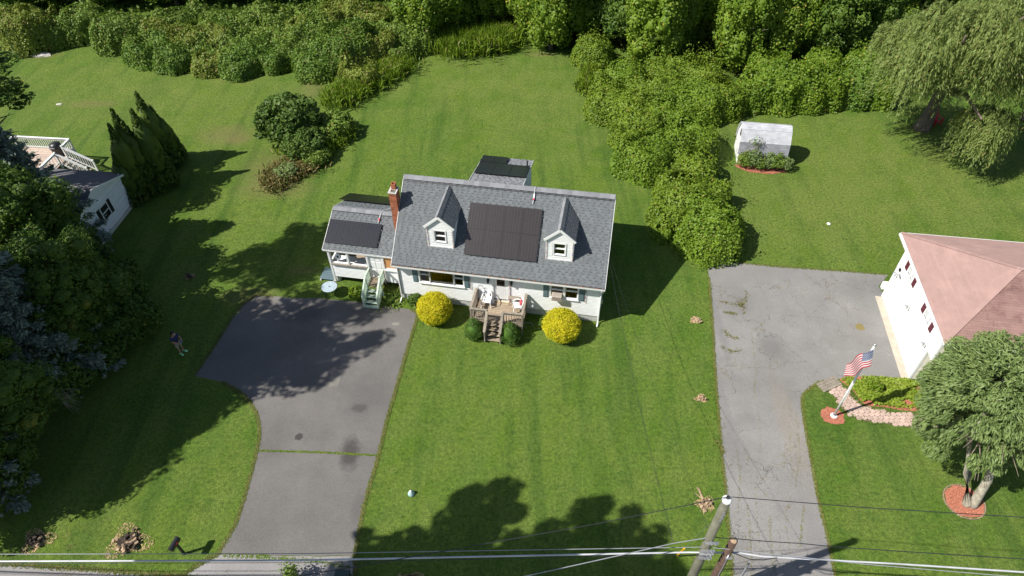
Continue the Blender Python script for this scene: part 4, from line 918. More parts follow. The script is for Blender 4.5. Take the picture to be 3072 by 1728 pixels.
for i in range(14): piece('clapboard', fw, MT['cream'], None, c=(RLEN / 2, -7.012, 2.52 + i * .125), size=(RLEN - .2, .010, .13), rot=(math.radians(-5), 0, 0))
for i in range(19): piece('clapboard', fw, MT['cream'], None, c=(RLEN / 2, -6.312, .10 + i * .125), size=(RLEN - .2, .010, .13), rot=(math.radians(-5), 0, 0))
piece('corner_board', red, MT['white'], (-.065, -7.035, 2.45), (.05, -6.92, 4.36)); piece('corner_board', red, MT['white'], (-.03, -6.345, 0), (.08, -6.23, 2.45)); piece('corner_board', red, MT['white'], (-.03, -.1, 0), (.08, .03, 4.36))
for a, c, z0, z1 in GW:
    wb = MB()
    for q in ((a - .06, z0 - .06, c + .06, z0), (a - .06, z1, c + .06, z1 + .06), (a - .06, z0, a, z1), (c, z0, c + .06, z1), ((a + c) / 2 - .025, z0, (a + c) / 2 + .025, z1)): wb.box(-.08, q[0], q[1], .04, q[2], q[3])
    wv_ = wb.build('window', MT['white'], red); piece('pane', wv_, MT['palepane'], (-.01, a, z0), (-.004, c, z1)); piece('curtain', wv_, MT['white'], (.012, a, z0), (.02, c, z1))
    for y in (a - .48, c + .14): 
        sh = MB().box(-.085, y, z0 - .04, -.056, y + .33, z1 + .04).build('shutter', MT['burg'], red); piece('shutter_panel', sh, MT['burg'], (-.095, y + .05, z0 + .03), (-.085, y + .28, z1 - .03))
for a, c, z0, z1 in GD:
    g_ = MB().box(.07, a, z0, .12, c, z1).build('garage_door', MT['white'], red); n = 4; m = 5
    for i in range(n):
        for j in range(m):
            y_ = a + .06 + (c - a - .06) / m * j; z_ = z0 + .05 + (z1 - z0 - .05) / n * i
            piece('door_panel', g_, MT['white'], (.055, y_, z_), (.069, y_ + (c - a - .06) / m - .06, z_ + (z1 - z0 - .05) / n - .06))
    for q in ((a - .12, z0, a, z1 + .12), (c, z0, c + .12, z1 + .12), (a, z1, c, z1 + .12)): piece('door_trim', red, MT['white'], (-.05, q[0], q[1]), (.07, q[2], q[3]))
piece('sill_slab', red, MT['concrete'], (-.42, -6.4, -.05), (-.03, -.1, .035))
for y, z in ((-3.1, 2.3), (-6.0, 2.55), (-.45, 2.3)):
    q = MB().box(-.10, y - .06, z, -.055, y + .06, z + .12).build('flood_light', MT['plastic'], red)
    for s_ in (-1, 1): MB().tube([(-.11, y + s_ * .04, z + .04), (-.24, y + s_ * .12, z - .05)], [.03, .06], 8).build('lamp_head', MT['metal'], q)
piece('dryer_vent', red, MT['dkmetal'], (-.14, -.62, 2.62), (-.056, -.46, 2.78)); piece('dryer_vent', red, MT['gcable'], (-.13, -1.0, 2.42), (-.056, -.72, 2.56))
piece('meter_box', red, MT['plastic'], (-.2, .05, .5), (.1, .3, .95))
# hip roof
A_, B_, C_, D_ = Vector((RX0, RYB, RE)), Vector((RX0, RYF, RE)), Vector((RLEN, RYF, RE)), Vector((RLEN, RYB, RE)); E1 = Vector((RX0 + hd, RYF + hd, RH)); E2 = Vector((RLEN - hd, RYF + hd, RH))
dn = Vector((0, 0, -.12))
rfb = MB().add([A_, B_, C_, D_, E1, E2], [(1, 0, 4), (1, 4, 5, 2), (0, 3, 5, 4), (2, 5, 3)]).add([p + dn for p in (A_, B_, C_, D_)], [(0, 1, 2, 3)])
rroof = rfb.build('roof', MT['redroof'], red)
def hip_courses(P0, P1, apex0, apex1, mat, ch=.14):
    """one thin board per course, so that every course has its own lap"""
    n = int((((apex0 + apex1) / 2) - (P0 + P1) / 2).length / ch); b = MB(); nr = (P1 - P0).cross(apex0 - P0).normalized()
    if nr.z < 0: nr = -nr
    for i in range(n):
        t0, t1 = i / n, min(1, (i + 1.12) / n); a0, a1 = P0.lerp(apex0, t0), P1.lerp(apex1, t0); c0, c1 = P0.lerp(apex0, t1), P1.lerp(apex1, t1)
        L_ = (a1 - a0).length; m = max(1, int(L_ / 1.0)); off = .5 if i % 2 else 0
        cuts = [0] + [(j + off) / m for j in range(1 if not off else 0, m + 1) if 0 < (j + off) / m < 1] + [1]
        for u0, u1 in zip(cuts[:-1], cuts[1:]):
            q = [a0.lerp(a1, u0) + nr * .018, a0.lerp(a1, u1) + nr * .018, c0.lerp(c1, u1) + nr * .005, c0.lerp(c1, u0) + nr * .005]
            b.add(q + [q[0] - nr * .016, q[1] - nr * .016], [(0, 1, 2, 3), (0, 4, 5, 1)])
    o = b.build('roof_shingles', mat, rroof); tag(o, kind='stuff')
hip_courses(B_, A_, E1, E1, MT['redroof']); hip_courses(B_, C_, E1, E2, MT['redroofd']); hip_courses(A_, D_, E1, E2, MT['redroof'])
for a, c in ((A_, E1), (B_, E1), (E1, E2)):
    n = int((c - a).length / .33)
    for i in range(n): bar('hip_cap', rroof, MT['redroof'], a.lerp(c, i / n) + Vector((0, 0, .022)), a.lerp(c, (i + 1.1) / n) + Vector((0, 0, .034)), .22, .012)
for nm, m_, lo, hi in (('gutter', 'trim', (RX0 - .11, RYF, RE - .13), (RX0, RYB, RE - .01)), ('gutter', 'white', (RX0 - .02, RYF - .11, RE - .13), (RLEN, RYF, RE - .01)), ('fascia', 'white', (RX0 - .02, RYB, RE - .14), (RLEN, RYB + .03, RE + .02)), ('soffit', 'trim', (RX0, RYF, RE - .14), (RLEN, RYB, RE - .121))):
    q = piece(nm, red, MT[m_], lo, hi)
for i in range(12): piece('gutter_strap', red, MT['trim'], None, c=(RX0 - .055, RYF + .3 + i * .68, RE), size=(.12, .04, .016))
piece('roof_vent', rroof, MT['dkmetal'], None, c=(5.0, -3.1, 6.03), size=(.4, .4, .18), rot=(-.36, 0, 0)); piece('skylight', rroof, MT['glass'], None, c=(5.0, -4.3, 5.95), size=(.6, .5, .1), rot=(.36, 0, 0))

# ------------------------------------------------------------------ neighbour's house at the left
NO = (-26.78, 38.31, 0); NYAW = math.radians(-6.5)
nei = thing('house', 'pale house with charcoal gable roof half hidden behind the dark trees', 'house', NO, NYAW)
NW, NL, NE, NR = 6.0, 11.0, 2.62, 3.72
nwall = MB().box(-.15, -NW, .35, 0, 0, NE).prism([(-.15, 0, NE), (-.15, -NW, NE), (-.15, -NW / 2, NR - .1)], (.15, 0, 0)).box(-NL, -.15, .35, -.15, 0, NE).box(-NL, -NW, .35, -.15, -NW + .15, NE).build('wall', MT['bluewall'], nei)
for i in range(21):
    z = .37 + i * .115
    segs = [(-NW, 0)] if not (1.0 < z < 2.12) else [(-NW, -3.43), (-2.02, 0)]
    for a, c in segs: piece('clapboard', nwall, MT['bluewall'], None, c=(.010, (a + c) / 2, z + .055), size=(.010, c - a, .118), rot=(0, math.radians(-5), 0))
for i in range(9):
    z = NE + .06 + i * .115; hw = (NR - .1 - z) / (NR - .1 - NE) * NW / 2
    if hw > .15: piece('clapboard', nwall, MT['bluewall'], None, c=(.010, -NW / 2, z), size=(.010, 2 * hw, .118), rot=(0, math.radians(-5), 0))
piece('foundation', nei, MT['found'], (-NL, -NW + .02, -.1), (-.02, -.02, .35))
wb = MB(); y0, y1, z0, z1 = -3.1, -2.35, 1.15, 2.1
for q in ((y0 - .07, z0 - .07, y1 + .07, z0), (y0 - .07, z1, y1 + .07, z1 + .07), (y0 - .07, z0, y0, z1), (y1, z0, y1 + .07, z1), (y0, (z0 + z1) / 2 - .03, y1, (z0 + z1) / 2 + .03)): wb.box(.0, q[0], q[1], .05, q[2], q[3])
nwin = wb.build('window', MT['white'], nei); piece('pane', nwin, MT['dkmetal'], (.004, y0, z0), (.012, y1, z1))
for y in (y0 - .40, y1 + .09):
    s_ = MB().box(.0, y, z0 - .05, .03, y + .30, z1 + .05).build('shutter', MT['blackp'], nei)
    for j in range(9): piece('louver', s_, MT['blackp'], (.03, y + .04, z0 + j * .108), (.038, y + .26, z0 + j * .108 + .07))
ov = .22; ns = (NR - NE) / (NW / 2); nroof = None
for sg in (1, -1):
    y_e = .35 if sg > 0 else -NW - .35; ze = NE - ns * .35 + .06
    pr = MB().prism([(ov, y_e, ze), (ov, -NW / 2, NR), (ov, -NW / 2, NR - .12), (ov, y_e, ze - .12)], (-NL - 2 * ov, 0, 0)); q = pr.build('roof', MT['droof'], nei)
    if sg > 0: nroof = q
    b = MB(); n = 24; e_, r_ = Vector((0, y_e, ze)), Vector((0, -NW / 2, NR)); up = Vector((0, sg * (NR - ze), abs(y_e + NW / 2))).normalized()
    for i in range(n):
        x = ov
        while x > -NL - ov:
            wdt = rr.choice((.3, .5, .8)); p0, p1 = e_.lerp(r_, i / n), e_.lerp(r_, (i + 1.1) / n); x2 = max(x - wdt, -NL - ov)
            b.add([Vector((x, 0, 0)) + p0 + up * .014, Vector((x2, 0, 0)) + p0 + up * .014, Vector((x2, 0, 0)) + p1 + up * .005, Vector((x, 0, 0)) + p1 + up * .005], [(0, 1, 2, 3)]); x = x2 - .004
    tag(b.build('roof_shingles', MT['droof'], q), kind='stuff')
    bar('rake_board', q, MT['white'], (ov + .012, y_e, ze - .07), (ov + .012, -NW / 2, NR - .07), .022, .16)
    piece('fascia', q, MT['white'], (-NL - ov, y_e - (.0 if sg > 0 else .02), ze - .16), (ov, y_e + (.02 if sg > 0 else 0), ze - .0))
piece('ridge_vent', nroof, MT['droof'], (-NL, -NW / 2 - .14, NR + .01), (-.25, -NW / 2 + .14, NR + .05))
# its deck with white railings
dk = thing('back_deck', 'raised deck with white railings and steps behind the left house', 'deck', NO, NYAW)
def NL_(x, y, z): 
    v = Vector((x - NO[0], y - NO[1], 0)); c_, s_ = math.cos(-NYAW), math.sin(-NYAW); return (v.x * c_ - v.y * s_, v.x * s_ + v.y * c_, z)
kx1 = NL_(-33.0, 42.7, 0)[0]; kx0 = kx1 - 4.6; ky0, ky1 = .25, NL_(-32.95, 43.7, 0)[1]; kz = 1.15
n = 16
for i in range(n): piece('deck_board', dk, MT['deckt'], (kx0, ky0 + (ky1 - ky0) * i / n, kz - .04), (kx1, ky0 + (ky1 - ky0) * (i + .93) / n, kz))
for x in (kx0, kx1 - .1):
    for y in (ky0, ky1 - .1): piece('post', dk, MT['white'], (x, y, 0), (x + .1, y + .1, kz + 1.0))
sy0, sy1 = ky1 - 1.95, ky1 - 1.05
rail((kx0 + .05, ky1 - .05), (kx1 - .05, ky1 - .05), (kz + .95, kz + .95), 26, dk, MT['white'], kz); rail((kx1 - .05, ky1 - .05), (kx1 - .05, sy1), (kz + .95, kz + .95), 6, dk, MT['white'], kz)
rail((kx1 - .05, sy0), (kx1 - .05, ky0 + .1), (kz + .95, kz + .95), 8, dk, MT['white'], kz); rail((kx0 + .05, ky1 - .05), (kx0 + .05, ky0 + .1), (kz + .95, kz + .95), 16, dk, MT['white'], kz)
for y in (sy0, sy1):
    rail((kx1, y), (kx1 + 1.9, y), (kz + .95, .98), 11, dk, MT['white'], (kz, .1)); piece('post', dk, MT['white'], (kx1 + 1.86, y - .05, 0), (kx1 + 1.96, y + .05, 1.05)); piece('post', dk, MT['white'], (kx1 - .05, y - .05, 0), (kx1 + .05, y + .05, kz + 1.05))
for i in range(6): piece('stair_tread', dk, MT['deckt'], (kx1 + .02 + i * .3, sy0 + .03, kz - .19 * (i + 1) + .0), (kx1 + .31 + i * .3, sy1 - .03, kz - .19 * (i + 1) + .04))
gr = thing('covered_grill', 'black covered grill in the corner of the white railed deck', 'grill', Vector(NO) + Euler((0, 0, NYAW)).to_matrix() @ Vector((kx1 - .75, ky1 - .75, kz)), NYAW)
MB().lathe([(.42, 0), (.40, .6), (.46, .65), (.38, .95), (.12, 1.05), (0, 1.06)], n=10).build('cover', MT['blackp'], gr, True); MB().tube([(-.2, -.41, .8), (.2, -.41, .8)], .02, 6).build('handle', MT['metal'], gr)

# ------------------------------------------------------------------ garden shed
SO = (17.06, 42.30, 0); SYAW = math.radians(-9.5)
shed = thing('garden_shed', 'white barn roofed garden shed with pale grey shingles on the lawn', 'shed', SO, SYAW)
SLn = 3.35; prof = [(0, 1.0), (.16, 1.82), (.72, 2.55), (1.22, 2.78), (1.72, 2.55), (2.28, 1.82), (2.44, 1.0)]
for x in (0, SLn - .06): MB().prism([(x, .02, 0)] + [(x, y, z - .03) for y, z in prof] + [(x, 2.42, 0)], (.06, 0, 0)).build('gable_wall', MT['white'], shed)
fwl = MB().box(.06, .02, 0, SLn - .06, .07, 1.0).build('wall', MT['tan'], shed); MB().box(.06, 2.37, 0, SLn - .06, 2.42, 1.0).build('wall', MT['tan'], shed)
for i in range(8): piece('wall_panel', fwl, MT['tan'], (.1 + i * .40, .0, .05), (.47 + i * .40, .019, .98))
sroofs = []
for i, ((ya, za), (yb, zb)) in enumerate(zip(prof[:-1], prof[1:])):
    m_ = MT['shedroof_shaded'] if i in (0, 5) else MT['shedroof']; nn = Vector((0, -(zb - za), yb - ya)).normalized(); ea, eb = Vector((-.12, ya, za)), Vector((-.12, yb, zb))
    if i == 0: ea = ea + (ea - eb).normalized() * .10
    r_ = MB().prism([ea, eb, eb + nn * .025, ea + nn * .025], (SLn + .24, 0, 0)).build('roof', m_, shed); L_ = (eb - ea).length; nrow = max(1, int(L_ / .125)); ang = math.atan2(zb - za, yb - ya)
    for rI in range(nrow):
        x = -.12 - (.15 if rI % 2 else 0)
        while x < SLn + .12:
            x0_, x1_ = max(x, -.12), min(x + .295, SLn + .12)
            if x1_ - x0_ > .03: piece('shingle', r_, m_, None, c=ea.lerp(eb, (rI + .5) / nrow) + Vector(((x0_ + x1_) / 2 + .12, 0, 0)) + nn * .031, size=(x1_ - x0_ - .006, L_ / nrow * .95, .012), rot=(ang - .05, 0, 0))
            x += .30
piece('flashing', shed, MT['metal'], None, c=(SLn / 2, .135, 1.83), size=(SLn + .24, .03, .03), rot=(.8, 0, 0))
gv = MB().prism([(-.012, 1.06, 1.75), (-.012, 1.38, 1.75), (-.012, 1.38, 2.2), (-.012, 1.06, 2.2)], (-.02, 0, 0)).build('gable_vent', MT['dkmetal'], shed)
for x in (-.02, SLn + .005):
    for a, c in zip(prof[:-1], prof[1:]): bar('rake_trim', shed, MT['white'], (x + .0075 - .05 if x < 0 else x + .05, a[0], a[1] - .05), (x + .0075 - .05 if x < 0 else x + .05, c[0], c[1] - .05), .02, .09)
def chips(name, poly, n, z, size, mat, label, cat, seed=3):
    q = np.random.default_rng(seed); xs = [p[0] for p in poly]; ys = [p[1] for p in poly]; P = []
    while len(P) < n:
        x, y = q.uniform(min(xs), max(xs)), q.uniform(min(ys), max(ys))
        if inside(poly, x, y): P.append((x, y, z + q.uniform(0, .03)))
    V, Q = leaf_quads(q, np.array(P), np.tile([0, 0, 1.], (n, 1)), size, .35, .4)
    return tag(link(name, fast_mesh(name, V, Q, mat)), label, cat, None, 'stuff')
def blob(cx, cy, rx, ry, n=22, seed=1, rot=0., wob=.12):
    q = random.Random(seed); out = []
    for i in range(n):
        a = 2 * PI * i / n; r = 1 + q.uniform(-wob, wob); x, y = rx * r * math.cos(a), ry * r * math.sin(a)
        out.append(Vector((cx + x * math.cos(rot) - y * math.sin(rot), cy + x * math.sin(rot) + y * math.cos(rot), 0)))
    return out
def SH(x, y): return Vector(SO) + Euler((0, 0, SYAW)).to_matrix() @ Vector((x, y, 0))
c_ = SH(1.75, -.35); pl = blob(c_.x, c_.y, 1.95, .62, seed=4, rot=SYAW)
tag(sheet('mulch_bed', pl, .014, MT['mulch']), kind='structure'); chips('mulch_chips', pl, 1500, .02, .09, MT['chip'], 'red wood mulch spread in front of the garden shed', 'mulch')

# ------------------------------------------------------------------ flag bed, walkway, mulch rings
bedp = [k(*p) for p in ((2112, 953), (2160, 948), (2225, 953), (2285, 958), (2330, 985), (2345, 1030), (2315, 1035), (2265, 1032), (2225, 1024), (2190, 1022), (2168, 1012), (2152, 990), (2130, 970))]
tag(sheet('mulch_bed', spline(bedp, 3, True), .016, MT['mulch']), kind='structure'); chips('mulch_chips', bedp, 1800, .02, .08, MT['chip'], 'red wood mulch spread in the flower bed beside the flagpole', 'mulch', 6)
walk = [k(*p) for p in ((2083, 980), (2112, 968), (2135, 985), (2150, 1005), (2165, 1020), (2200, 1030), (2260, 1040), (2330, 1044), (2430, 1050), (2430, 1092), (2330, 1080), (2240, 1068), (2170, 1058), (2137, 1046), (2118, 1028), (2100, 1000))]
tag(sheet('walkway', walk, .008, MT['joint']), kind='structure'); wk = bpy.data.objects['walkway']
hx = MB(); R_ = .155; hx.prism([(R_ * math.cos(PI / 3 * i + .1 * (-1) ** i), R_ * .82 * math.sin(PI / 3 * i), 0) for i in range(6)], (0, 0, .03)); hxo = hx.build('paver', MT['paver']); hxm = hxo.data; bpy.data.objects.remove(hxo)
np_, ww_ = 0, [(p.x, p.y) for p in walk]; x0w, x1w = min(p[0] for p in ww_), max(p[0] for p in ww_); y0w, y1w = min(p[1] for p in ww_), max(p[1] for p in ww_)
j = 0; y = y0w
while y < y1w:
    x = x0w + (.12 if j % 2 else 0)
    while x < x1w:
        xx, yy_ = x + .0, y - (x - x0w) * .0
        if inside(ww_, xx, yy_) and np_ < 300 and xx < 23.2:
            o = link('paver', hxm, wk); o.location = (xx, yy_, .010 + rr.uniform(0, .006)); o.rotation_euler = (rr.uniform(-.02, .02), rr.uniform(-.02, .02), rr.uniform(-.05, .05)); np_ += 1
        x += .285
    y += .205; j += 1
V, Q = blades(rg, np.array([(p.x + rg.normal(0, .1), p.y + rg.normal(0, .1), .02) for p in [a.lerp(b, t) for a, b in zip(walk[1:6], walk[2:7]) for t in np.linspace(0, 1, 40)] + [a.lerp(b, t) for a, b in zip(walk[11:15], walk[12:16]) for t in np.linspace(0, 1, 40)]]), .06, .06, .9)
tag(link('paver_weeds', fast_mesh('paver_weeds', V, Q, L['blade'])), 'weeds and grass creeping over the pink paver walkway', 'weeds', None, 'stuff')
bs_ = thing('boardwalk_step', 'grey weathered boards laid at the top of the paver walkway', 'boards', (k(2085, 968).x, k(2085, 968).y, 0), math.radians(24))
for i in range(4): piece('board', bs_, MT['rail'], (-.62, -.30 + i * .155, .03), (.62, -.155 + i * .155, .09))
for x in (-.5, .42): piece('runner', bs_, MT['rail'], (x, -.3, 0), (x + .08, .32, .029))
fp = g(2500.6, 1248.4)
pl = blob(fp.x - .05, fp.y, .62, .55, seed=8); tag(sheet('mulch_ring', pl, .018, MT['mulch']), kind='structure'); chips('mulch_chips', pl, 420, .02, .08, MT['chip'], 'red mulch ring round the foot of the white flagpole', 'mulch', 8)
tp = g(2905, 1512); pl = blob(g(2892, 1505).x, g(2892, 1505).y, .85, .82, seed=9, wob=.05); tag(sheet('mulch_ring', pl, .016, MT['mulch']), kind='structure'); chips('mulch_chips', pl, 900, .02, .08, MT['chip'], 'red mulch circle under the double trunked hemlock', 'mulch', 9)
edg = thing('edging_ring', 'ring of small tan edging stones round the mulch under the hemlock', 'edging', (g(2892, 1505).x, g(2892, 1505).y, 0))
for i in range(44):
    a = 2 * PI * i / 44; piece('stone', edg, MT['edging'], None, c=(.9 * math.cos(a), .87 * math.sin(a), .02), size=(.10, .05, .05), rot=(rr.uniform(-.1, .1), 0, a + PI / 2 + rr.uniform(-.2, .2)))
flag = thing('flagpole', 'white flagpole standing in red mulch with a tilted look over the drive', 'flagpole', fp)
flag['label'] = 'white flagpole standing in a small red mulch ring by the driveway'
MB().tube([(0, 0, 0), (0, 0, 2.6), (0, 0, 5.7)], [.06, .055, .04], 12).build('pole', MT['white'], flag, True); MB().lathe([(0, -.07), (.05, -.05), (.07, 0), (.05, .05), (0, .07)], (0, 0, 5.78), 10).build('finial', MT['metal'], flag, True)
MB().lathe([(.0, 0), (.17, 0), (.17, .07), (.08, .10), (.08, .16)], n=14).build('base', MT['white'], flag); MB().tube([(.03, -.06, 1.2), (.03, -.06, 5.6)], .008, 4).build('halyard', MT['white'], flag); piece('cleat', flag, MT['metal'], (-.02, -.1, 1.2), (.02, -.06, 1.35))
# the flag: stripes and canton as faces, stars as little raised shapes
fl = MB(); NU, NV = 26, 13; f0 = Vector((0, -.05, 5.55))
def flagpt(u, v):      # u along the fly, v down the hoist
    fold = math.sin(u * 9 + v * 2.0) * u ** .7
    return f0 + Vector((-1.0 * u + .10 * v, -.12 * u - .12 * fold - .30 * v, -.85 * v - .62 * u - .22 * u * u - .04 * fold))
vs = [flagpt(i / NU, j / NV) for j in range(NV + 1) for i in range(NU + 1)]; fs = []; mi = []
for j in range(NV):
    for i in range(NU):
        fs.append((j * (NU + 1) + i, j * (NU + 1) + i + 1, (j + 1) * (NU + 1) + i + 1, (j + 1) * (NU + 1) + i)); mi.append(2 if (j < 7 and i < 10) else j % 2)
fl.add(vs, fs); fl.m = mi; flo = fl.build('flag', [MT['flagr'], MT['flagw'], MT['flagb']], None, True)
stb = MB()
for r_ in range(9):
    for c in range(6 if r_ % 2 == 0 else 5):
        u = (10 / NU) * ((c * 2 + 1 + (r_ % 2)) / 12); v = (7 / NV) * ((r_ + 1) / 10); p = flagpt(u, v); du = (flagpt(u + .01, v) - p).normalized(); dv = (flagpt(u, v + .01) - p).normalized(); nn = du.cross(dv).normalized()
        for s_ in (1, -1):
            ring = [p + nn * .006 * s_ + (du * math.sin(a) - dv * math.cos(a)) * (.028 if q % 2 == 0 else .012) for q, a in enumerate(PI / 5 * i for i in range(10))]; stb.add(ring, [tuple(range(10))])
stb.build('star_field', MT['flagw'], flo); flo.location = fp
tag(flo, 'red, white and blue striped flag with stars drooping from the white pole', 'flag')

# ------------------------------------------------------------------ garden plants by the house
def at(px, py, z): return k(px, py, z)
def depth(p): return p[1] * math.cos(TH) + (HC - p[2]) * math.sin(TH)
def mpx(p): return depth(p) / F * 1.19255           # metres per pixel of the survey sheet at that place
_q = np.random.default_rng(1); _R = np.array((1.0, 1.0, .90))
P, Nn = lobes_cloud(_q, [(np.array((0, 0, .92)), tuple(_R * .97))] * 1 + crown_lobes(_q, (0, 0, .92), _R, 130, (.08, .15), -.85, 1., (.9, 1.05)), 46000, ground=.03)
P = P + _q.normal(0, .035, P.shape); gold = fast_mesh('golden_crown', *join_quads([leaf_quads(_q, P, Nn, .085, .42, .8), core_quads((0, 0, .9), (.66, .66, .66), _q, 16)]), L['golden'])
gtr = trunk_mesh('golden_stem', 1, .8, .05, MT['bark'], 4)
p = at(1093, 776, .9); plant('golden_shrub', 'round golden yellow shrub at the driveway corner, left of the deck', 'shrub', gold, (p.x, p.y, 0), .4, (1, 1, 1.0), 'round golden shrubs before the house', gtr)
p = at(1413, 818, .9); plant('golden_shrub', 'wide golden yellow shrub on the lawn right of the deck', 'shrub', gold, (p.x, p.y, 0), 2.3, (1.08, 1.0, .98), 'round golden shrubs before the house', gtr)
rgc = np.random.default_rng(4)
lb = []
for i in range(150):
    z = rgc.uniform(.12, 1.42); R0 = .56 * math.sin(min(1, (z + .12) / .62) * PI / 2) * (1 - max(0, (z - .5) / 1.02) ** 1.5) + .02; a = rgc.uniform(0, 2 * PI); r = rgc.uniform(.07, .13); lb.append((np.array([max(R0 - r * .5, 0) * math.cos(a), max(R0 - r * .5, 0) * math.sin(a), z]), (r, r, r)))
P, Nn = lobes_cloud(rgc, lb, 15000, ground=.02); V, Q = join_quads([leaf_quads(rgc, P, Nn, .05, .5, .7), core_quads((0, 0, .62), (.44, .44, .62), rgc, 14)])
cone = fast_mesh('cone_crown', V, Q, L['cone'])
p = H(5.02, -2.28); plant('dwarf_spruce', 'cone shaped dwarf spruce left of the deck steps', 'shrub', cone, p, .5, (1, 1, 1), 'dwarf spruces flanking the deck steps', gtr)
p = H(7.13, -2.28); plant('dwarf_spruce', 'cone shaped dwarf spruce right of the deck steps', 'shrub', cone, p, 2.9, (1.03, 1.03, 1.03), 'dwarf spruces flanking the deck steps', gtr)
sm = crown_mesh('small_bush_crown', 3, (0, 0, .42), (.5, .5, .42), 26, 1500, .15, L['weed'], sub=(.25, .4), core=.5, ground=.02)
p = H(-2.75, -.42); plant('bright_bush', 'small bright green bush left of the pale green steps', 'bush', sm, p, 0, (1, 1, 1.15), None, gtr)
sd2 = crown_mesh('sapling_crown', 5, (0, 0, .55), (.5, .5, .42), 18, 700, .16, L['dkleaf'], sub=(.25, .4), core=0, ground=.1)
p = H(1.0, -.55); plant('thin_shrub', 'thin dark shrub against the foundation near the left house corner', 'shrub', sd2, p, 0, (1, 1, 1), None, gtr)
p = H(-.65, -.5); gcv = []
P = np.array([(H(-.65 + rg.normal(0, .5), -.3 + rg.normal(0, .35)).x, H(-.65 + rg.normal(0, .5), -.3 + rg.normal(0, .35)).y, .03 + rg.uniform(0, .12)) for _ in range(900)])
V, Q = leaf_quads(rg, P, np.tile([0, 0, 1.], (len(P), 1)), .13, .6, .5); tag(link('weed_patch', fast_mesh('weed_patch', V, Q, L['shrub'])), 'patch of leafy weeds between the side steps and the house', 'weeds', None, 'stuff')
# bed beside the flagpole
P, Nn = [], []
bp2 = [(p.x, p.y) for p in bedp]
while len(P) < 5200:
    x, y = rg.uniform(min(q[0] for q in bp2), max(q[0] for q in bp2)), rg.uniform(min(q[1] for q in bp2), max(q[1] for q in bp2))
    c0 = k(2240, 985); edge = ((x - c0.x) / 2.6) ** 2 + ((y - c0.y) / .85) ** 2
    if inside(bp2, x, y) and rg.random() < 1.15 - .55 * edge and not (math.sin(x * 3.1) * math.sin(y * 3.7 + 1) > .72): P.append((x, y, .05 + rg.uniform(0, .2)))
V, Q = leaf_quads(rg, np.array(P), np.tile([0, 0, 1.], (len(P), 1)), .15, .6, .45); tag(link('ground_cover', fast_mesh('ground_cover', V, Q, L['gcov'])), 'bright yellow green ground cover filling the mulched flower bed', 'ground cover', None, 'stuff')
p = k(2195, 980); plant('bed_shrub', 'small green shrub in the flower bed near the flagpole', 'shrub', sm, (p.x, p.y, 0), 1, (.8, .8, .9), None, gtr)
tag(MB().lathe([(0, 0), (.22, 0), (.26, .12), (.12, .2), (0, .22)], n=9).build('bed_rock', MT['rock'], None), 'pale grey rock in the flower bed near the garage corner', 'rock').location = k(2258, 966)
# shrubs before the shed
shb = [crown_mesh('rose_crown', 20 + i, (0, 0, .62), (.55, .5, .6), 30, 2300, .11, L['hem' if i else 'shrub'], sub=(.22, .38), core=.35, ground=.03, jit=.8) for i in range(2)]
for i, (x, y, s_, lab) in enumerate(((.45, -.35, 1.05, 'rose like shrub at the left end of the shed mulch bed'), (1.0, -.30, 1.25, 'taller leggy shrub left of centre before the shed'), (1.6, -.55, .85, 'low yellow green shrub in the middle of the shed mulch bed'), (2.2, -.3, 1.1, 'twiggy shrub right of centre before the shed'), (2.75, -.35, 1.15, 'shrub at the right end of the shed wall'), (3.45, -.4, .95, 'small shrub beyond the right corner of the shed'))):
    q = SH(x, y); plant('shed_shrub', lab, 'shrub', shb[i % 2], q, i * 1.3, (s_, s_, s_), 'shrubs in the bed before the shed', gtr)
q = SH(1.05, -.2); b = MB()
for i in range(5): b.tube([(0, 0, .5), (rr.uniform(-.2, .2), rr.uniform(-.1, .2), 1.3), (rr.uniform(-.35, .35), rr.uniform(0, .5), 1.9 + rr.uniform(0, .4))], [.015, .01, .006], 4)
o = thing('tall_stem_bush', 'tall thin rose canes reaching above the shed eave', 'bush', q); b.build('cane', MT['deadwood'], o); P = rg.normal((0, .25, 1.95), (.22, .16, .22), (160, 3)); V, Q = leaf_quads(rg, P, np.tile([0, 0, 1.], (160, 1)), .12, .6, .7); link('foliage', fast_mesh('foliage', V, Q, L['hem']), o)

# ------------------------------------------------------------------ arborvitae row
rga = np.random.default_rng(9)
def arb_mesh(name, seed, h, r):
    q = np.random.default_rng(seed); lb = []
    for i in range(170):
        t = q.uniform(0.02, 1) ** .9; R0 = r * (1 - t ** 1.35) * (.82 + .18 * min(1, t * 8)) + .04; a = q.uniform(0, 2 * PI); rad = q.uniform(.16, .3) * (1 - .55 * t); lb.append((np.array([max(R0 - rad * .6, 0) * math.cos(a), max(R0 - rad * .6, 0) * math.sin(a), .15 + t * (h - .3)]), (rad, rad, rad * 2.0)))
    P, Nn = lobes_cloud(q, lb, 15000, ground=.05); al = np.tile([0, 0, 1.], (len(P), 1)) + Nn * .5
    V, Q = join_quads([leaf_quads(q, P, Nn, .20, .45, .5, al), core_quads((0, 0, h * .42), (r * .72, r * .72, h * .42), q, 14)])
    return fast_mesh(name, V, Q, L['arb'])
arbs = [arb_mesh('arborvitae_crown', 30 + i, 6.8, 1.1) for i in range(2)]
atr = trunk_mesh('arborvitae_trunk', 3, 2., .09, MT['bark'], 0)
def arb_base(px, py, h): 
    """ground place under a top seen at px,py (2.5875 x sheet of the left corner)"""
    q = g(px / 2.5875, 240 + py / 2.5875, h); return q
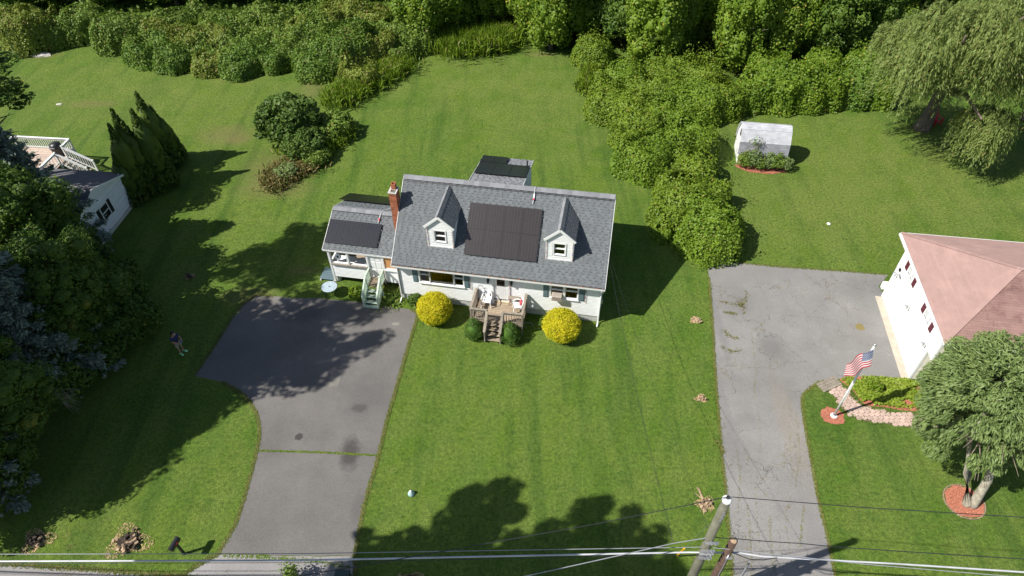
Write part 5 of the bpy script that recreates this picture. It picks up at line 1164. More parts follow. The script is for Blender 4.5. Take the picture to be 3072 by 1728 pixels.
for i, (px, py, h, lab) in enumerate(((875, 570, 4.0, 'shortest arborvitae at the near left end of its row'), (840, 338, 6.0, 'leftmost tall arborvitae of the row by the pale house'), (862, 225, 6.6, 'arborvitae with the tall left hand tip in the row'), (940, 310, 5.8, 'arborvitae with a low tip between two taller ones'), (1015, 228, 6.4, 'arborvitae in the middle of the row'), (1050, 92, 6.3, 'tallest arborvitae of the row beside the pale house'), (1158, 200, 4.9, 'rightmost arborvitae at the far end of the row'))):
    q = arb_base(px, py, h); plant('arborvitae', lab, 'conifer', arbs[i % 2], (q.x, q.y, 0), i * 1.1, (.92 + .02 * i, .92 + .02 * i, h / 6.8), 'arborvitae row beside the pale house', atr)

# ------------------------------------------------------------------ dark trees at the left
def spruce_mesh(name, seed, h, r, mat, leaf=.30, n_br=150, lo=.08):
    q = np.random.default_rng(seed); Ps, Ns, As = [], [], []
    for i in range(n_br):
        t = lo + (1 - lo) * (i / n_br) ** .85; a = i * 2.4 + q.uniform(-.3, .3); ln = r * (1 - t) ** .8 * q.uniform(.75, 1.08) + .15; m = int(26 + 90 * ln / r)
        u = q.uniform(.12, 1, m) ** .7; side = q.normal(0, .16, m) * ln * (1.15 - u); hang = -np.abs(q.normal(0, .16, m)) - .02
        d = np.array([math.cos(a), math.sin(a), 0]); sv = np.array([-d[1], d[0], 0]); z = h * t - .28 * ln * u + .16 * ln * u ** 3
        P = d * (u * ln)[:, None] + sv * side[:, None]; P[:, 2] = z + hang
        Ps.append(P); Ns.append(np.tile(d * .35 + np.array([0, 0, .9]), (m, 1))); As.append(np.tile(d, (m, 1)) + sv * (np.sign(side) * .7)[:, None] + np.array([0, 0, -.35]))
    P, Nn, A = map(np.concatenate, (Ps, Ns, As)); V, Q = leaf_quads(q, P, Nn, leaf, .42, .45, A)
    rep = [leaf_quads(q, P + q.normal(0, .10, P.shape), Nn, leaf, .42, .6, A) for _ in range(3)]
    return fast_mesh(name, *join_quads([(V, Q)] + rep), mat)
bsp = spruce_mesh('spruce_crown', 41, 16, 4.2, L['spruce'], .25, 230)
def clump_tree(name, seed, C, R, K, n, leaf, mat, sub=(.12, .24), zmin=-.85, corek=.6, aspect=.6, jit=.6, stretch=1., ground=.05):
    q = np.random.default_rng(seed); lb = crown_lobes(q, C, R, K, sub, zmin, stretch, (.6, 1.22)); P, Nn = lobes_cloud(q, lb, n, ground=ground); Nn = unit(Nn + np.array([0, 0, .25]))
    return fast_mesh(name, *join_quads([leaf_quads(q, P, Nn, leaf, aspect, jit)] + [core_quads(l[0], np.array(l[1]) * corek, q, 8) for l in lb] + [core_quads(C, np.array(R) * .5, q, 12)]), mat)
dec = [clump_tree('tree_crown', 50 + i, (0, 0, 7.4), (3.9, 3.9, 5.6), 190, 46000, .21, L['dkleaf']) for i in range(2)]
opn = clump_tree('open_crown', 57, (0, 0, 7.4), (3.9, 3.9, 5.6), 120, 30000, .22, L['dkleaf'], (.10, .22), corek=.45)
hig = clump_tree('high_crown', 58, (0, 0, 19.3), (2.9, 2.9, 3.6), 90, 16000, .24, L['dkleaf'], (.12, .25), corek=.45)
dtr = trunk_mesh('tree_trunk', 6, 9, .24, MT['bark'], 9); strk = trunk_mesh('spruce_trunk', 7, 14.5, .24, MT['bark'], 0)
_q = np.random.default_rng(60); _lb = []
for _c0, _r0, _n in (((0, 0, 19.5), (3.2, 3.0, 3.4), 46), ((2.6, .8, 16.4), (2.0, 1.8, 1.7), 22), ((-1.6, -1.2, 22.4), (2.4, 2.2, 2.2), 26), ((1.2, -2.6, 17.6), (2.2, 1.8, 1.8), 22), ((.4, 2.9, 20.6), (2.0, 1.9, 1.9), 22), ((3.2, -1.0, 20.0), (1.5, 1.4, 1.4), 14), ((3.3, 1.3, 22.8), (2.2, 2.1, 2.0), 24), ((2.8, -.4, 21.6), (1.9, 1.8, 1.6), 18), ((4.6, -.2, 22.6), (2.2, 2.1, 2.0), 30), ((1.8, -.6, 20.6), (2.6, 2.2, 2.0), 40), ((-2.4, .6, 19.2), (2.4, 2.2, 2.4), 36), ((3.6, -2.2, 21.4), (2.2, 2.0, 1.8), 30), ((-1.2, 1.6, 17.4), (2.2, 1.8, 1.8), 26), ((.2, -3.4, 20.2), (2.0, 1.8, 1.8), 18)): _lb += crown_lobes(_q, _c0, _r0, int(_n * 1.5), (.13, .27), -.9, 1., (.4, 1.3))
P, Nn = lobes_cloud(_q, _lb, 60000); tall = fast_mesh('tall_tree_crown', *join_quads([leaf_quads(_q, P, Nn, .36, .6, .6)] + [core_quads(_l[0], np.array(_l[1]) * .42, _q, 8) for _l in _lb]), L['wood'])
ttr = trunk_mesh('tall_tree_trunk', 8, 20, .38, MT['bark'], 8, lo=.62, spread=.25)
plant('street_tree', 'tall tree by the street whose shade dapples the front lawn', 'tree', tall, (-19.6, 5.3, 0), 0, (1, 1, 1), None, ttr)
for i, (x, y, s_, sz, m_, lab) in enumerate((
        (-25.4, 22.6, .95, .84, 's', 'blue grey spruce standing among the dark trees left of the person'), (-29.2, 32.6, .95, .72, 's', 'bluish spruce in front of the pale house roof'), (-27.6, 20.8, 1.12, 1.78, 2, 'tall dark leafy tree at the left edge above the driveway shade'),
        (-26.7, 15.4, .78, .60, 1, 'dark leafy tree at the left edge nearest the street'), (-24.0, 25.2, .72, .60, 1, 'dark leafy tree low beside the standing person'), (-33.0, 37.6, 1.2, .5, 'h', 'leafy tree whose branches overhang the far left lawn'),
        (-25.0, 18.2, .8, .6, 0, 'low dark leafy tree on the shaded lawn edge'), (-26.0, 16.4, .85, .74, 's', 'blue grey spruce behind the low dark leafy tree'), (-30.6, 27.0, 1.0, 1.0, 'h', 'tall dark leafy tree beside the pale house at the left edge'), (-30.2, 17.2, 1.1, 1.2, 0, 'dark leafy tree behind the left edge'), (-27.9, 29.4, .82, .70, 0, 'dark leafy tree against the gable wall of the pale house'))):
    if m_ == 's': plant('spruce_tree', lab, 'tree', bsp, (x, y, 0), i * 1.7, (s_, s_, sz), None, strk)
    elif m_ == 'h': plant('leafy_tree', lab, 'tree', hig, (x, y, 0), i * 1.7, (s_, s_, sz), None, ttr)
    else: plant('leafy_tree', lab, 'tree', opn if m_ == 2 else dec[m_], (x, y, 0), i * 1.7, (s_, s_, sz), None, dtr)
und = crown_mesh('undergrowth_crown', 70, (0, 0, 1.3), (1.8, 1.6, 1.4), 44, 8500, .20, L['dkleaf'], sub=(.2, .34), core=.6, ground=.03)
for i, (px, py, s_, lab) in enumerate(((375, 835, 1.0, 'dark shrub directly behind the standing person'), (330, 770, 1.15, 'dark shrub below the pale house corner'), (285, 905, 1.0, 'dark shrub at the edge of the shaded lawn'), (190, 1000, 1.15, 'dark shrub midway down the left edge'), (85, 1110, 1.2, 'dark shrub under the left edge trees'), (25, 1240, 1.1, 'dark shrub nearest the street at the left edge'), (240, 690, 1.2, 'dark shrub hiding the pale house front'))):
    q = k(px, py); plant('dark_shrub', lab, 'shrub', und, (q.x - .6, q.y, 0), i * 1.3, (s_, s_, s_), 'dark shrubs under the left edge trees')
b = MB(); dtw = thing('dead_branch', 'grey dead twiggy branch sticking out of the dark left trees', 'branch', (-23.2, 20.3, 2.6))
for i in range(16): b.tube([(0, 0, 0), (rr.uniform(.3, .8), rr.uniform(-.5, .2), rr.uniform(-.4, .1)), (rr.uniform(.8, 1.7), rr.uniform(-1., .4), rr.uniform(-.9, -.2))], [.02, .012, .005], 4)
b.build('twig', MT['deadwood'], dtw)

# ------------------------------------------------------------------ vine thicket between the lots
GV = 'vine covered mounds of the thicket between the lots'
def rolling(name, cat, group, mounds, mat, leaf, dens, seed, amp=.16, freq=(1.2, 5.), up=.35, jit=.5, aspect=.8, gen='', drop=.2, power=3.4, grow=1.15, shoots=1.):
    """neighbouring plants grown into one another: leaves over their common surface, every plant an object of its own"""
    q = np.random.default_rng(seed); M = []
    for px, py, r, h, lab in mounds:
        p = k(px, py, h * .4); M.append((p.x, p.y, r * mpx(p) * grow, h))
    M = np.array(M); Kd = unit(q.normal(0, 1, (28, 2))) * np.exp(q.uniform(math.log(freq[0]), math.log(freq[1]), (28, 1))); ph = q.uniform(0, 6.3, 28); fr = np.linalg.norm(Kd, axis=1)
    def wobble(xy): return (np.sin(xy @ Kd.T + ph + .8 * np.sin(xy[:, ::-1] @ Kd.T * .6)) / fr ** .75).sum(1) * .42
    def field(xy, shrink=1.):
        d = np.sqrt(((xy[:, None, :] - M[None, :, :2]) ** 2).sum(2)); wob = wobble(xy)
        c = M[:, 3] * np.clip(1 - (d / (M[:, 2] * shrink * (1 + .10 * wob[:, None]))) ** power, 0, 1) ** .5
        wa = (c * M[:, 3]).sum(1) / np.maximum(c.sum(1), 1e-6); h = wa * np.tanh((c ** 2.2).sum(1) ** (1 / 2.2) / np.maximum(wa, .1) * 1.15)
        return h + amp * wob * np.minimum(h, 1.2), c.argmax(1)
    lo, hi = (M[:, :2] - M[:, 2:3] * 1.2).min(0), (M[:, :2] + M[:, 2:3] * 1.2).max(0); n = int(np.prod(hi - lo) * dens * 1.9); e = .07
    xy = q.uniform(lo, hi, (n, 2)); h, own = field(xy); ok = h > .05; xy, h, own = xy[ok], h[ok], own[ok]
    gx = (field(xy + (e, 0))[0] - h) / e; gy = (field(xy + (0, e))[0] - h) / e; sl = np.sqrt(1 + gx * gx + gy * gy); acc = q.random(len(sl)) < np.minimum(sl, 3.) / 3. * 1.3
    xy, h, own, gx, gy, sl = [v[acc] for v in (xy, h, own, gx, gy, sl)]
    P = [np.stack([xy[:, 0], xy[:, 1], h + q.normal(0, .05, len(h)) + shoots * q.exponential(.16, len(h)) * (wobble(xy * 1.9) > .55)], 1)]; Nn = [unit(np.stack([-gx, -gy, 1 + up + 0 * gx], 1))]; O = [own]
    for i, (x, y, r, h_) in enumerate(M):                       # leaves down the steep flanks
        m = int(2 * PI * r * h_ * dens * .8); a = q.uniform(0, 2 * PI, m); zz = q.uniform(.03, .92, m) * h_; d = r * (1 - (zz / h_) ** 2) ** (1 / power) * (1 + q.normal(0, .03, m))
        c = np.stack([x + d * np.cos(a), y + d * np.sin(a)], 1); w_ = wobble(c); c = np.stack([x + d * (1 + .10 * w_) * np.cos(a), y + d * (1 + .10 * w_) * np.sin(a)], 1)
        fh, fo = field(c); kq = fh < zz + .35
        P.append(np.stack([c[:, 0], c[:, 1], zz], 1)[kq]); Nn.append(unit(np.stack([np.cos(a), np.sin(a), .35 + .6 * zz / h_], 1))[kq]); O.append(np.full(kq.sum(), i))
    P, Nn, own = map(np.concatenate, (P, Nn, O))
    for i, (px, py, r, h_, lab) in enumerate(mounds):
        s_ = own == i
        if s_.sum() < 20: continue
        o0 = np.array([M[i, 0], M[i, 1], 0.]); V, Q = leaf_quads(q, P[s_] - o0, Nn[s_], leaf, aspect, jit)
        m = 18; gxy = np.stack(np.meshgrid(np.linspace(-1.1, 1.1, m + 1), np.linspace(-1.1, 1.1, m + 1), indexing='ij'), 2).reshape(-1, 2) * M[i, 2] + M[i, :2]
        gh, go = field(gxy, .86); gz = np.where(gh > .25, gh - drop, -.05); gv = np.stack([gxy[:, 0] - o0[0], gxy[:, 1] - o0[1], gz], 1)
        gq = np.array([(a * (m + 1) + b, (a + 1) * (m + 1) + b, (a + 1) * (m + 1) + b + 1, a * (m + 1) + b + 1) for a in range(m) for b in range(m) if max(gh[a * (m + 1) + b], gh[(a + 1) * (m + 1) + b + 1]) > .25 and (go[a * (m + 1) + b] == i or go[(a + 1) * (m + 1) + b + 1] == i)])
        parts = [(V, Q)] + ([(gv, gq)] if len(gq) else [])
        t = thing(name, lab or gen, cat, o0, 0, group); link('crown', fast_mesh(name + '_crown', *join_quads(parts), mat[int(q.integers(len(mat)))] if isinstance(mat, (list, tuple)) else mat), t)
TM = (
        (1785, 578, 88, 2.7, 'big round vine covered mound at the near end of the thicket'), (1690, 540, 58, 2.0, None), (1715, 480, 62, 2.1, None), (1752, 430, 58, 2.3, 'mound with a straight edge facing the shed lawn'), (1622, 395, 72, 2.6, 'broad smooth mound bulging towards the back lawn'), (1690, 420, 45, 1.6, None), (1735, 350, 66, 2.4, None),
        (1620, 310, 66, 2.1, None), (1690, 300, 66, 2.2, None), (1545, 262, 74, 2.0, 'mound at the point where the thicket meets the back lawn'), (1640, 240, 72, 2.3, None), (1730, 265, 72, 2.4, None), (1800, 245, 66, 2.4, 'mound at the corner of the shed lawn'), (1570, 200, 60, 2.2, None), (1680, 195, 60, 2.4, None), (1760, 200, 62, 2.6, None), (1495, 133, 50, 2.4, 'leafy bush at the back lawn corner before the vine tree'), (1665, 585, 30, 1.0, None), (1780, 500, 50, 2.0, None), (1590, 345, 46, 1.5, None))
rolling('vine_mound', 'vine thicket', GV, TM, [L['vine'], L['mix3']], .16, 150, 801, .24, (.9, 8.), .4, .55, .85, 'vine covered mound inside the long thicket beside the back lawn', grow=1.08, shoots=2.2)
# ------------------------------------------------------------------ low shrubs across the back of the left lawn
sv = [crown_mesh('shrub_crown', 90 + i, (0, 0, .72), (1.0, 1.0, .78), 46, 5200, .155, L['shrub'], sub=(.2, .36), zmin=-.4, jit=.6, aspect=.7, core=.6, ground=.01) for i in range(3)]
GS = 'wild shrubs behind the left lawn'
BM = (
        (372, 128, 46, 1.9, 'shrub at the left tip of the wild shrub belt'), (450, 148, 44, 1.6, None), (528, 158, 42, 1.6, None), (612, 162, 46, 1.7, None), (690, 150, 42, 1.7, None), (800, 160, 52, 1.9, 'shrub at the notch by the bare dirt strip'), (868, 118, 61, 3.4, 'high rounded shrub standing above the rest of the belt'), (905, 185, 46, 1.6, None), (400, 95, 42, 1.9, None), (480, 105, 46, 1.9, None), (560, 108, 46, 1.7, None), (640, 108, 44, 1.9, None), (720, 100, 46, 1.9, None), (790, 92, 40, 1.9, None), (950, 120, 46, 2.5, None), (1000, 130, 41, 1.7, None),
        (450, 62, 42, 2.5, None), (540, 66, 42, 2.0, None), (620, 62, 42, 2.5, None), (705, 58, 42, 2.6, None), (785, 52, 42, 2.6, None), (860, 50, 46, 2.8, None), (940, 60, 46, 2.8, None), (290, 85, 48, 3.1, 'blue green willowy shrub left of the shrub belt'), (215, 60, 48, 3.0, None), (70, 75, 55, 3.7, 'shrub at the far left corner of the lawn'), (140, 88, 37, 1.9, None), (1040, 100, 42, 1.9, None), (490, 128, 46, 1.7, None), (570, 135, 46, 1.7, None), (655, 132, 46, 1.8, None), (745, 130, 46, 1.8, None), (820, 125, 46, 2.0, None), (350, 105, 40, 1.8, None), (940, 90, 48, 2.4, None), (1000, 80, 48, 2.6, None), (500, 85, 46, 1.9, None), (600, 88, 46, 1.9, None), (680, 80, 46, 2.0, None), (760, 75, 46, 2.0, None))
rolling('wild_shrub', 'shrub', GS, BM, [L['shrub'], L['mix1'], L['mix2'], L['shrub']], .20, 120, 803, .30, (.9, 8.), .3, .6, .75, 'wild shrub in the dense belt behind the left lawn', grow=1.3)
# island of bushes in the lawn
isl = crown_mesh('island_crown', 100, (0, 0, .8), (1.0, 1.0, .8), 90, 9000, .16, L['isl'], sub=(.14, .28), zmin=-.4, jit=.65, aspect=.5, core=.55, ground=.01)
for i, (px, py, r, h, m_, lab) in enumerate(((722, 305, 84, 3.2, isl, 'large dark arching bush standing alone in the left lawn'), (765, 365, 56, 2.0, isl, 'dark bush below the large arching one'), (835, 315, 54, 1.9, sv[0], 'feathery green bush right of the large arching one'), (800, 345, 40, 1.6, sv[1], 'small leafy bush in the gap of the lawn island'), (790, 390, 40, 1.2, sv[2], 'low bush at the right of the lawn island'), (722, 432, 34, 1.0, shb[1], 'purplish dry weedy bush at the near tip of the island'))):
    p = k(px, py, h * .45); r_ = r * mpx(p)
    if m_ is shb[1]: r_ *= 1.8; h *= 1.2
    plant('lawn_bush', lab, 'bush', m_, (p.x, p.y, -.02), i * 1.9, (r_, r_, h / 1.5), 'bushes of the island in the left lawn')
def tall_weeds(name, pts, wd, n, h, mat, label):
    P = edge_points(resample([k(*p) for p in pts], .4), n, wd); P[:, 2] = 0
    V, Q = join_quads([blades(rg, P, h, .10, .12)] + [blades(rg, P + np.stack([rg.normal(0, .15, n), rg.normal(0, .15, n), rg.uniform(0, h * .7, n)], 1), h * .3, .10, 1.) for _ in range(3)])
    tag(link(name, fast_mesh(name, V, Q, L[mat])), label, 'weeds', None, 'stuff')
tall_weeds('tall_weeds', ((845, 262), (880, 240), (930, 215), (985, 178), (1010, 165)), .75, 2600, 1.1, 'weed', 'tall bright green weeds between the shrub belt and the back lawn')
tall_weeds('goldenrod', ((1130, 128), (1180, 122), (1230, 118), (1270, 110)), .9, 2600, 1.7, 'weed', 'tall spiky goldenrod along the far edge of the back lawn')
tall_weeds('island_weeds', ((740, 385), (780, 378), (830, 360), (860, 330)), .6, 1500, .9, 'weed', 'bright tall weeds around the bush island in the lawn')
tall_weeds('dry_weeds', ((690, 468), (710, 440), (750, 430), (775, 400)), .55, 1600, .7, 'straw', 'dry straw coloured weeds at the near tip of the bush island')
tall_weeds('edge_weeds', ((1495, 160), (1480, 200), (1465, 235)), .35, 700, .9, 'weed', 'tall weeds at the thicket edge by the back lawn corner')

# ------------------------------------------------------------------ woods
wv = [clump_tree('woods_crown', 110 + i, (0, 0, 5.2), (3.0, 3.0, 4.9), 120, 32000, .23, L['wood' if i != 1 else 'vine2'], (.14, .30), corek=.62, aspect=.75, stretch=1.25) for i in range(3)]
vc = [clump_tree('vine_tree_crown', 120 + i, (0, 0, 4.6), (1.9, 1.9, 4.5), 95, 22000, .20, L['vine2'], (.17, .33), corek=.66, aspect=.85, stretch=1.8, jit=.5) for i in range(2)]
wtr = trunk_mesh('woods_trunk', 9, 8.5, .2, MT['bark'], 6)
GT = 'vine covered trees along the woods edge'
for i, (px, py, s_, h, m_, lab) in enumerate((
        (1062, 112, 1.15, 8.5, 'v', 'vine covered tree at the left corner of the back lawn'), (1120, 85, 1.1, 9.5, 'w', 'dark tree behind the goldenrod'), (1385, 122, 1.25, 10.5, 'v', 'vine draped tree whose foot meets the middle of the back lawn'), (1335, 88, 1.1, 10.0, 'v', 'vine draped tree just left of the middle back lawn tree'), (1455, 95, 1.1, 8.5, 'w', 'dark shaded tree right of the middle back lawn tree'),
        (1632, 178, 1.25, 9.5, 'v', 'tall vine column rising from the left of the thicket'), (1690, 140, 1.1, 10.5, 'v', 'vine column behind the tall left one'), (1845, 175, 1.2, 9.5, 'v', 'tall vine column right of the dark hollow'), (1780, 120, 1.15, 10.5, 'v', 'vine column left of the dark hollow'), (1920, 165, 1.2, 8.5, 'v', 'vine tree above the bushes left of the shed lawn'), (1985, 150, 1.0, 9.5, 'w', 'dark tree behind the shed lawn bushes'), (2065, 160, 1.0, 9.0, 'w', 'green tree with pale dead twigs behind the shed lawn'), (2130, 150, 1.0, 9.0, 'w', 'leafy tree next to the willow'), (1240, 60, 1.1, 9.0, 'w', 'shaded tree behind the spiky goldenrod'), (1560, 110, 1.0, 8.0, 'w', 'shaded tree left of the tall vine column'))):
    p = k(px, py); m2 = (vc if m_ == 'v' else wv)[i % (2 if m_ == 'v' else 3)]; sx_ = s_ * (1.0 if m_ == 'v' else .95)
    plant('vine_tree' if m_ == 'v' else 'woods_tree', lab, 'tree', m2, (p.x, p.y, 0), i * 1.37, (sx_, sx_, h / (9.1 if m_ == 'v' else 10.1)), GT if m_ == 'v' else 'trees at the front of the woods', wtr)
rw = random.Random(21); n = 0
for row, (y0, x0, x1, st_) in enumerate(((72, -52, 62, 4.6), (77.5, -60, 70, 5.0), (84, -66, 76, 6.0), (93, -74, 86, 8.0))):
    x = x0
    while x < x1:
        y = y0 + rw.uniform(-1.8, 1.8) - (5.5 if row == 0 and x > 22 else 0) + (3 if row == 0 and -30 < x < -6 else 0)
        plant('woods_tree', 'leafy tree in the dense woods behind the lawns', 'tree', wv[n % 3], (x + rw.uniform(-1, 1), y, 0), rw.uniform(0, 6), (rw.uniform(.9, 1.2),) * 2 + (rw.uniform(.85, 1.15) * (1 + .12 * row),), 'trees in the dense woods behind the lawns', wtr); n += 1
        x += st_ * rw.uniform(.85, 1.15)
rolling('hedge_bush', 'bush', 'bushes in the row behind the shed lawn', ((1895, 232, 44, 2.8, 'bush at the left of the row behind the shed'), (1960, 228, 46, 3.0, 'bright bush in the row behind the shed'), (2030, 230, 46, 2.8, 'yellow green bush behind the right half of the shed'), (2095, 222, 44, 2.8, 'bush behind the shed lawn left of the willow'), (2150, 225, 44, 2.8, 'bush beside the willow fringe'), (2205, 228, 40, 2.6, 'bush half under the willow fringe'), (1930, 190, 46, 3.4, 'taller bush behind the row at the shed lawn'), (2060, 188, 46, 3.6, 'taller bush in the middle behind the shed lawn row'), (2180, 185, 46, 3.6, 'taller bush behind the willow fringe')), [L['vine'], L['mix1'], L['vine']], .21, 130, 807, .32, (.9, 8.), .2, .6, .75, 'bush in the row behind the shed lawn', grow=1.25, shoots=2.)
fl_ = []
P = np.stack([rg.uniform(-70, 80, 42000), 61 + rg.uniform(0, 40, 42000), rg.uniform(.05, .9, 42000)], 1)
wl_ = [(p.x, p.y) for p in [k(*q) for q in ((-60, 130), (95, 128), (250, 95), (330, 120), (330, 165), (600, 185), (800, 190), (830, 260), (1000, 170), (1130, 135), (1330, 120), (1440, 140), (1500, 200), (2300, 260), (2700, 250), (2700, 420), (2900, 700), (-300, 700))]]
keep = np.array([not inside(wl_, x, y) for x, y in P[:, :2]]); P = P[keep]
V, Q = leaf_quads(rg, P, np.tile([0, 0, 1.], (len(P), 1)), .42, .6, .5); tag(link('undergrowth', fast_mesh('undergrowth', V, Q, L['wood'])), 'dark leafy undergrowth covering the floor of the woods', 'undergrowth', None, 'stuff')

# ------------------------------------------------------------------ willow
def willow_mesh(seed, lobes, mat, step=.13):
    q = np.random.default_rng(seed); Ps, Ns, As = [], [], []
    for C, R, ns, ln0 in lobes:
        d = sphere_dirs(q, ns, -.15); st = np.array(C) + d * np.array(R) * q.uniform(.72, 1.02, (ns, 1))
        # strands gather in tufts
        tuft = sphere_dirs(q, max(8, ns // 26), -.1); ti = q.integers(0, len(tuft), ns); st = st * .32 + (np.array(C) + tuft[ti] * np.array(R) * q.uniform(.75, 1.1, (ns, 1))) * .68
        for p, dd in zip(st, d):
            ln = ln0 * q.uniform(.55, 1.15); m = int(ln / step); u = np.linspace(0, 1, m)[:, None]; out = np.array([dd[0], dd[1], 0]) + np.array([.12, .06, 0])
            pts = p + out * (.55 * ln * (u - .5 * u * u)) * .62 + np.array([0, 0, -1]) * ln * (u ** 1.5) * .9 + np.array([0, 0, .25]) * u * (1 - u) * ln
            pts = np.concatenate([pts + q.normal(0, .06, pts.shape), pts + q.normal(0, .08, pts.shape)]); pts = pts[pts[:, 2] > .25]
            Ps.append(pts); Ns.append(np.tile(np.array([dd[0], dd[1], .55]), (len(pts), 1))); As.append(np.tile(np.array([out[0] * .4, out[1] * .4, -1.]), (len(pts), 1)))
    P, Nn, A = map(np.concatenate, (Ps, Ns, As)); return fast_mesh('willow_crown', *leaf_quads(q, P, Nn, .28, .20, .55, A), mat)
wb_ = g(2765, 385); rel = lambda p: (p.x - wb_.x, p.y - wb_.y, p.z)
wm = willow_mesh(5, [(rel(k(2330, 165, 6.5)), (3.3, 2.6, 1.9), 520, 3.0), (rel(k(2478, 318, 3.9)), (2.2, 1.9, 1.5), 480, 2.8), (rel(k(2430, 90, 10)), (4.2, 3.4, 2.4), 620, 3.4), (rel(k(2570, 190, 7.5)), (3.4, 2.6, 2.0), 420, 3.2), (rel(k(2580, 40, 11)), (4, 3, 2.4), 480, 3.4), (rel(k(2300, 95, 8.0)), (2.6, 2.2, 1.6), 300, 2.8)], L['willow'])
wt = thing('willow_tree', 'big weeping willow with drooping olive fronds over a red chair', 'tree', (wb_.x, wb_.y, 0)); link('crown', wm, wt)
b = MB(); top = Vector(rel(k(2440, 150, 8.5)))
b.tube([(0, 0, -.1), (0, 0, .1), (.25, .2, 1.5), (.5, .6, 3.2), tuple(top * .6)], [.75, .6, .45, .40, .28], 10)
for tgt in (rel(k(2330, 165, 7.5)), rel(k(2470, 300, 5.2)), rel(k(2430, 90, 11)), rel(k(2570, 190, 8.5)), rel(k(2580, 40, 12))):
    s0 = Vector((.5, .6, 3.2)); e = Vector(tgt); b.tube([s0, s0.lerp(e, .5) + Vector((0, 0, .7)), e], [.26, .17, .06], 7)
b.build('trunk', MT['bark'], wt, True); b = MB()
for i in range(26): 
    s0 = Vector((.5 + rr.uniform(0, .6), .4, 2.2 + rr.uniform(0, 1.8))); b.tube([s0, s0 + Vector((rr.uniform(.2, .9), rr.uniform(-1.0, .1), rr.uniform(-.6, .5))), s0 + Vector((rr.uniform(.5, 1.9), rr.uniform(-1.6, .2), rr.uniform(-1.3, .4)))], [.03, .02, .008], 4)
b.build('dead_twigs', MT['deadwood'], wt)
rc = thing('red_chair', 'red slatted garden chair in the shade beside the willow trunk', 'chair', g(2803, 372), .35)
for i in range(5): piece('back_slat', rc, MT['red'], None, c=(-.22 + i * .11, .22, .68), size=(.095, .025, .8), rot=(-.35, 0, 0)); piece('seat_slat', rc, MT['red'], None, c=(0, -.28 + i * .11, .33 - i * .018), size=(.56, .095, .025), rot=(-.16, 0, 0))
for s_ in (-1, 1):
    piece('armrest', rc, MT['red'], (s_ * .35 - .06, -.36, .54), (s_ * .35 + .06, .28, .565)); piece('leg', rc, MT['red'], (s_ * .33 - .03, -.32, 0), (s_ * .33 + .03, -.24, .54)); piece('leg', rc, MT['red'], (s_ * .31 - .02, .22, 0), (s_ * .31 + .02, .32, .54))
rt = thing('shade_tree', 'dark trunked tree at the right edge beyond the willow', 'tree', g(3052, 388)); link('crown', wv[0], rt).scale = (1.1, 1.1, 1.15); link('trunk', wtr, rt); rt.location.x += 1.2; rt.location.y += 1.5
rt.children[0].location = (0, 0, 2.2)

# ------------------------------------------------------------------ hemlock in front of the red house
hc = k(2490, 1015, 5.4); hr = Vector((hc.x - tp.x, hc.y - tp.y, hc.z)); qh = np.random.default_rng(77)
lb = crown_lobes(qh, hr, (2.75, 2.6, 3.1), 200, (.10, .22), -.8, .8, (.62, 1.22)); P, Nn = lobes_cloud(qh, lb, 70000, ground=1.7)
A = unit(P - np.array(hr)) * .9 + np.array([0, 0, -.55]); V, Q = join_quads([leaf_quads(qh, P, unit(Nn + np.array([0, 0, .5])), .24, .22, .65, A)] + [core_quads(l[0], np.array(l[1]) * .38, qh, 8) for l in lb])
ht = thing('hemlock_tree', 'feathery green hemlock with two lichened trunks in red mulch', 'tree', (tp.x, tp.y, 0)); link('crown', fast_mesh('hemlock_crown', V, Q, L['hem']), ht)
for dx, dy in ((-.10, .02), (.17, -.05)):
    MB().tube([(dx, dy, -.05), (dx, dy, .1), (dx * 3 + hr.x * .25, dy * 4 + hr.y * .3, 1.6), (dx * 4 + hr.x * .65, dy * 5 + hr.y * .7, 3.4), (hr.x * .95, hr.y, 6)], [.26, .21, .18, .15, .05], 9).build('trunk', MT['lbark'], ht, True)
b = MB()
for i in range(24):
    a = rr.uniform(0, 2 * PI); s0 = Vector((hr.x * .7, hr.y * .7, rr.uniform(3.2, 6))); r_ = rr.uniform(1.6, 2.6); b.tube([s0, s0 + Vector((math.cos(a) * r_ * .5, math.sin(a) * r_ * .5, .1)), s0 + Vector((math.cos(a) * r_, math.sin(a) * r_, -.35))], [.03, .018, .006], 4)
b.build('branches', MT['deadwood'], ht)

# ------------------------------------------------------------------ poles and cables
PB = Vector((6.72, 10.18, 0)); up_ = thing('utility_pole', 'tall weathered grey green utility pole with a white cap', 'utility pole', PB)
MB().tube([(0, 0, -.2), (0, 0, 5), (0, 0, 9.92)], [.19, .17, .142], 16).build('pole', MT['pole'], up_, True)
MB().lathe([(.15, -.06), (.16, 0), (.14, .05), (.08, .08), (0, .09)], (0, 0, 9.93), 16).build('cap', MT['white'], up_, True)
MB().tube([(0, 0, 10.02), (0, 0, 10.14)], .05, 8).build('insulator', MT['dkmetal'], up_)
for z, m_ in ((7.25, 'metal'), (6.62, 'metal'), (6.35, 'gcable'), (6.05, 'metal')):
    b = MB().box(-.24, -.27, z - .05, .24, -.20, z + .05).tube([(0, .22, z), (0, -.30, z)], .025, 6).tube([(.12, -.22, z + .03), (.12, -.34, z + .06)], .03, 6); b.build('bracket', MT[m_], up_)
for i in range(5): piece('number_plate', up_, MT['metal'], None, c=(-.02 + .03 * (i % 2), -.168, 9.35 - i * .13), size=(.09, .012, .10))
sp = thing('stub_pole', 'short dark brown wooden pole cut off beside the tall utility pole', 'utility pole', (7.56, 10.12, 0))
